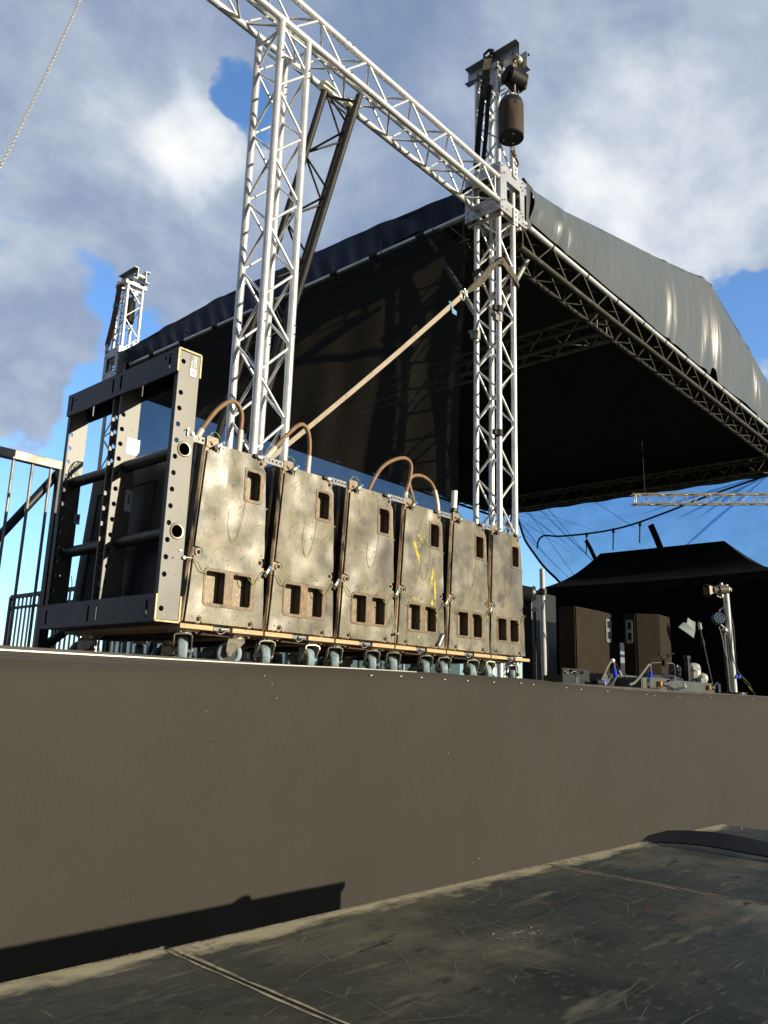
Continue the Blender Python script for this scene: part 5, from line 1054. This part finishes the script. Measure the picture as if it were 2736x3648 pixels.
mb = MB(); mb.tube(LB + dl * .05 + V((0, 0, -.06)), LB + dl * .05 + V((0, 0, .06)), .012, n=8); mb.box(LB + V((.0, .0, .0)), (.07, .06, .03), bev=.005); mb.path([LB + dl * .02 + V((0, 0, -.05)), LB + dl * .06 + V((0, 0, -.07)), LB + dl * .10 + V((0, 0, -.05))], .006, n=6); sl_.part('clamp', mb, 'pin_metal')
PC = V((5.28, -.295, .49)); pn = V((-.86, -.50, .05)).normalized()
pl_ = Thing('led_lamp', 'round lamp with a face of many small lenses, on the right white pole', 'lamp', PC)
mb = MB(); mb.tube(PC - pn * .07, PC, .054, .056, n=24); pl_.part('body', mb, 'black_plastic')
mb = MB(); mb.tube(PC + pn * .0005, PC + pn * .002, .052, n=24); pl_.part('face', mb, 'lens_blue')
mb = MB(); w1 = pn.orthogonal().normalized(); w2 = pn.cross(w1)
for r_, n_ in ((0, 1), (.02, 6), (.039, 12)):
    for k in range(n_): c0 = PC + (w1 * cos(2 * pi * k / n_ + r_ * 9) + w2 * sin(2 * pi * k / n_ + r_ * 9)) * r_; mb.tube(c0 + pn * .002, c0 + pn * .006, .0065, .004, n=8)
pl_.part('lens', mb, 'lens_bead')
mb = MB(); mb.path([PC + V((0, 0, .06)), PC + V((.02, -.02, .085)), V((5.31, -.35, .57))], .009, n=8); pl_.part('yoke', mb, 'pin_metal'); mb = MB(); mb.path([PC + V((.01, -.0, -.06)), PC + V((.04, -.03, -.09)), V((5.33, -.34, .38))], .010, n=8); mb.box(V((5.29, -.33, .385)), (.05, .04, .03), bev=.005); pl_.part('yoke', mb, 'pin_metal')
mb = MB(); mb.path(spline([PC + V((-.03, .0, -.08)), (5.26, -.31, .33), (5.28, -.32, .2), (5.30, -.33, .14)], 6), .0045, n=6); pl_.part('wire', mb, 'cable_grey')
mb = MB(); mb.tube((5.385, -.30, ZS + .01), (5.295, -.315, .34), .0145, n=12, mi=0); mb.box((5.30, -.318, .352), (.045, .03, .02), Matrix.Rotation(-.15, 3, 'Y'), 1, bev=.003); mb.box((5.40, -.30, ZS + .015), (.06, .05, .03), None, 1, bev=.004); mb.tube((5.41, -.33, ZS + .03), (5.33, -.345, .32), .006, n=8, mi=2)
single('lamp_bar', mb, ['grey_metal', 'khaki_metal', 'black_plastic'], 'dark upright lamp bar leaning on the right white pole', 'lamp bar', (5.38, -.30, ZS))

b1 = Thing('lamp_bar', 'long grey-green lamp bar lying on the stage edge with brass connectors', 'lamp bar', (4.4, -.30, ZS), 'lamp bars lying on the stage edge')
mb = MB(); mb.box((4.15, -.255, -.1195), (1.36, .24, .075), bev=.004); b1.part('housing', mb, 'grey_metal')
mb = MB(); mb.box((3.835, -.3765, -.1195), (.05, .006, .072)); 
for k in range(4): mb.box((3.905, -.3765, -.142 + .013 * k), (.05, .005, .006), mi=1)
for zz in (-.098, -.148): mb.tube((3.905, -.376, zz), (3.905, -.384, zz), .012, n=12, mi=1)
mb.v = [(x - .33, y, z) for x, y, z in mb.v]; b1.part('end_vent', mb, ['khaki_metal', 'hoist_black'])
for x in (3.73, 4.66):
    mb = MB(); mb.box((x, -.392, -.118), (.03, .03, .036), None, 0, bev=.004); mb.tube((x + .012, -.395, -.118), (x + .10, -.395, -.118), .014, n=10, mi=1); mb.tube((x + .07, -.395, -.118), (x + .078, -.395, -.118), .0165, n=10, mi=2); mb.tube((x + .02, -.412, -.118), (x + .05, -.412, -.118), .003, n=6, mi=2)
    b1.part('connector', mb, ['orange', 'black_plastic', 'pin_metal'])
mb = MB(); mb.path([V((4.40 + .016 * cos(a), -.386, -.118 + .014 * sin(a))) for a in [2 * pi * k / 12 for k in range(12)]], .004, n=6, closed=True)
for x, z in ((4.20, -.10), (4.31, -.10), (4.32, -.145), (4.55, -.095)): mb.tube((x, -.375, z), (x, -.379, z), .005, n=8)
mb.v = [(x - .2, y, z) for x, y, z in mb.v]; b1.part('ring_bolt', mb, 'pin_metal')
mb = MB(); mb.path(spline([(4.10, -.385, -.118), (4.15, -.40, -.09), (4.22, -.39, -.07), (4.16, -.33, -.06)], 5), .010, n=8); mb.path(spline([(4.10, -.385, -.118), (4.16, -.40, -.145), (4.24, -.40, -.152), (4.33, -.39, -.14), (4.38, -.39, -.135)], 5), .008, n=8); mb.path(spline([(4.90, -.39, -.12), (4.96, -.395, -.09), (5.02, -.39, -.075)], 5), .009, n=8); mb.box((5.04, -.385, -.118), (.045, .03, .07), bev=.004); mb.path(spline([(3.98, -.40, -.13), (3.92, -.41, -.148), (3.8, -.40, -.153)], 4), .004, n=6); mb.v = [(x - (.16 if x > 4.6 else .24), y, z) for x, y, z in mb.v]; b1.part('bracket', mb, 'black_plastic')
b2 = Thing('lamp_bar', 'second lamp bar behind the long one, its dark end pointing left', 'lamp bar', (3.6, -.1, ZS), 'lamp bars lying on the stage edge')
mb = MB(); mb.box((3.53, -.05, -.108), (.52, .30, .09), bev=.004); b2.part('housing', mb, 'grey_metal')
mb = MB(); mb.box((3.305, -.2025, -.112), (.07, .006, .082)); 
for k in range(4): mb.box((3.385, -.2025, -.14 + .014 * k), (.06, .005, .006), mi=1)
mb.box((3.60, -.2025, -.10), (.05, .005, .03), None, 2); mb.box((3.63, -.23, -.135), (.05, .03, .03), None, 0, bev=.004); b2.part('end_vent', mb, ['khaki_metal', 'hoist_black', 'tag_blue'])
bx = Thing('distribution_box', 'small black box with a slotted carrying handle at the stage edge', 'box', (2.95, -.2, ZS))
mb = MB(); mb.plate(rrect(2.62, ZS + .002, 2.965, -.058, (.004, .004, .012, .012)), [slot(0, 0, .014, .17) and [(2.79 + b, -.077 + a) for a, b in slot(0, 0, .022, .19)]], .012, XZ(-.245)); bx.part('handle_panel', mb, 'box_black')
mb = MB(); mb.box((2.80, -.17, -.128), (.33, .12, .05)); bx.part('body', mb, 'black_plastic')
mb = MB(); mb.plate(circ(2.80, -.128, .026, 6), [], .002, XZ(-.2525)); bx.part('vent', mb, 'grey_metal')
mb = MB(); mb.path(spline([(2.70, -.26, -.085), (2.74, -.275, -.075), (2.79, -.27, -.098)], 5), .004, n=6); mb.path(spline([(2.63, -.255, -.075), (2.655, -.27, -.09), (2.66, -.26, -.062)], 5), .004, n=6); bx.part('lead', mb, 'cable_grey')

def plug(pts, r, conn, label, two=None, wrap=None, loc=None):
    t = Thing('connector_cable', label, 'cable', loc or pts[0], 'cables with blue plugs')
    mb = MB(); mb.path(spline(pts, 7), r, n=10); t.part('lead', mb, 'cable_grey')
    a, b = conn; mb = MB(); mb.tube(a, b, .013, .016, n=12); mb.tube(b, V(b) + (V(b) - V(a)).normalized() * .01, .018, .014, n=12); t.part('blue_plug', mb, 'connector_blue')
    if two:
        mb = MB(); mb.path(spline(two[:-2], 6), .004, n=8); t.part('lead', mb, 'cable_black'); mb = MB(); mb.tube(two[-2], two[-1], .008, .010, n=10); t.part('silver_plug', mb, 'pin_metal')
    if wrap: mb = MB(); mb.tube(wrap[0], wrap[1], .013, n=10); t.part('tape', mb, 'sticker_white')
plug([(3.03, -.27, -.14), (3.10, -.27, -.11), (3.20, -.26, -.03), (3.26, -.26, .015), (3.285, -.26, .02), (3.31, -.255, .0), (3.325, -.25, -.03)], .008, ((3.325, -.25, -.03), (3.34, -.245, -.075)), 'looped lead with a blue and a silver plug, left of the long lamp bar',
     [(3.27, -.262, .02), (3.32, -.262, .003), (3.36, -.262, -.03), (3.37, -.262, -.04), (3.395, -.262, -.075)], ((3.262, -.262, .016), (3.288, -.262, .021)))
plug([(3.22, -.40, -.14), (3.30, -.40, -.125), (3.42, -.395, -.07), (3.53, -.39, -.012), (3.59, -.38, .006), (3.62, -.375, -.01), (3.63, -.37, -.035)], .0085, ((3.63, -.37, -.035), (3.64, -.36, -.085)), 'grey lead looping to a blue plug on top of the long lamp bar')
mb = MB(); mb.tube((2.94, -.31, -.138), (3.02, -.31, -.140), .019, n=14, mi=1); mb.tube((2.92, -.31, -.138), (2.94, -.31, -.138), .024, n=14, mi=1); mb.tube((3.02, -.31, -.14), (3.035, -.31, -.14), .022, n=14, mi=2); mb.tube((3.035, -.30, -.137), (3.10, -.29, -.132), .016, .018, n=12, mi=0); mb.path(spline([(3.05, -.29, -.125), (3.09, -.28, -.11), (3.14, -.28, -.125), (3.12, -.29, -.15)], 5), .006, n=8, mi=3)
single('floor_plug', mb, ['connector_blue', 'black_plastic', 'pin_metal', 'cable_grey'], 'black and blue plug lying on the stage edge by the small black box', 'plug', (3.0, -.31, -.14))
# clutter behind the bars
fl = Thing('floor_lamp', 'small black floor lamp with a wire hoop yoke behind the long lamp bar', 'lamp', (4.75, .0, ZS))
mb = MB(); mb.path(spline([(4.60, .05, -.04), (4.605, .05, .06), (4.64, .04, .075), (4.80, -.03, .08), (4.84, -.05, .06), (4.845, -.05, -.05)], 5), .006, n=8); fl.part('yoke', mb, 'black_plastic')
mb = MB(); mb.box((4.66, .02, -.08), (.26, .16, .13), Matrix.Rotation(-.6, 3, 'Z'), bev=.03); fl.part('body', mb, 'black_plastic')
mb = MB(); mb.box((4.74, -.01, .078), (.045, .03, .05), bev=.006); mb.path(spline([(4.73, -.01, .1), (4.70, 0, .13), (4.68, .01, .16)], 4), .007, n=8); mb.path(spline([(4.75, -.01, .1), (4.79, -.02, .12), (4.80, -.03, .15)], 4), .007, n=8); mb.path(spline([(4.70, 0, .13), (4.62, .04, .10), (4.56, .07, .115)], 4), .005, n=6); mb.tube((4.74, -.03, .145), (4.82, -.06, .16), .007, n=8); fl.part('clamp', mb, 'hoist_black')
mb = MB(); mb.box((6.02, .24, .06), (.12, .13, .17), Matrix.Rotation(.7, 3, 'Z'), bev=.045); mb.box((6.05, .17, .0), (.11, .10, .10), Matrix.Rotation(.7, 3, 'Z'), bev=.04); mb.box((5.955, .185, .09), (.07, .012, .03), Matrix.Rotation(-.7, 3, 'Z'), 1); mb.box((6.0, .2, -.08), (.12, .12, .16), None, 1)
single('white_lamp', mb, ['white_plastic', 'silver_panel'], 'white plastic lamp head behind the smaller carpeted loudspeaker', 'lamp', (6.02, .24, ZS))
mh = Thing('moving_lamp', 'black upright lamp on a bracket at the right end of the long lamp bar', 'lamp', (5.15, .0, ZS))
mb = MB(); mb.box((5.20, -.02, .01), (.045, .04, .24), bev=.005); mb.box((5.20, -.02, .145), (.075, .05, .04), bev=.008); mh.part('arm', mb, 'box_black')
mb = MB(); mb.box((5.05, .03, .03), (.10, .08, .09), Matrix.Rotation(.3, 3, 'Y'), bev=.012); mb.tube((5.0, .0, .03), (5.02, -.02, .03), .03, n=12); mb.box((5.02, .03, -.07), (.20, .10, .10), Matrix.Rotation(.1, 3, 'Y'), bev=.02); mb.tube((5.22, -.07, -.10), (5.22, .06, -.10), .055, n=16); mh.part('head', mb, 'black_plastic')
mb = MB(); mb.box((5.33, -.05, -.07), (.05, .05, .085), bev=.006); mb.box((5.29, -.06, -.06), (.02, .03, .07), bev=.004); mh.part('plug_block', mb, 'khaki_metal')
ms = Thing('music_stand', 'thin black stand at the back with a scrap of pale cloth beside it', 'stand', (6.52, .36, ZS))
mb = MB(); mb.tube((6.80, .33, ZS), (6.54, .36, .60), .010, n=8); mb.tube((6.62, .352, .36), (6.60, .353, .42), .019, n=8); mb.tube((6.565, .352, .52), (6.545, .352, .58), .02, n=8, mi=1); ms.part('pole', mb, ['box_black', 'white_plastic'])
mb = MB(); q = [(6.366, .50, .53), (6.40, .46, .58), (6.415, .43, .57), (6.425, .42, .628), (6.45, .40, .605), (6.487, .37, .585), (6.498, .38, .50), (6.50, .40, .425), (6.44, .44, .47)]
mb.add([V(p) for p in q] + [V(p) + V((.012, .012, 0)) for p in q], [list(range(9))[::-1], list(range(9, 18))] + [(k, (k + 1) % 9, 9 + (k + 1) % 9, 9 + k) for k in range(9)])
single('cloth_scrap', mb, 'cloth_white', 'ragged scrap of pale cloth hanging by the thin black stand', 'cloth', (6.44, .44, .5))
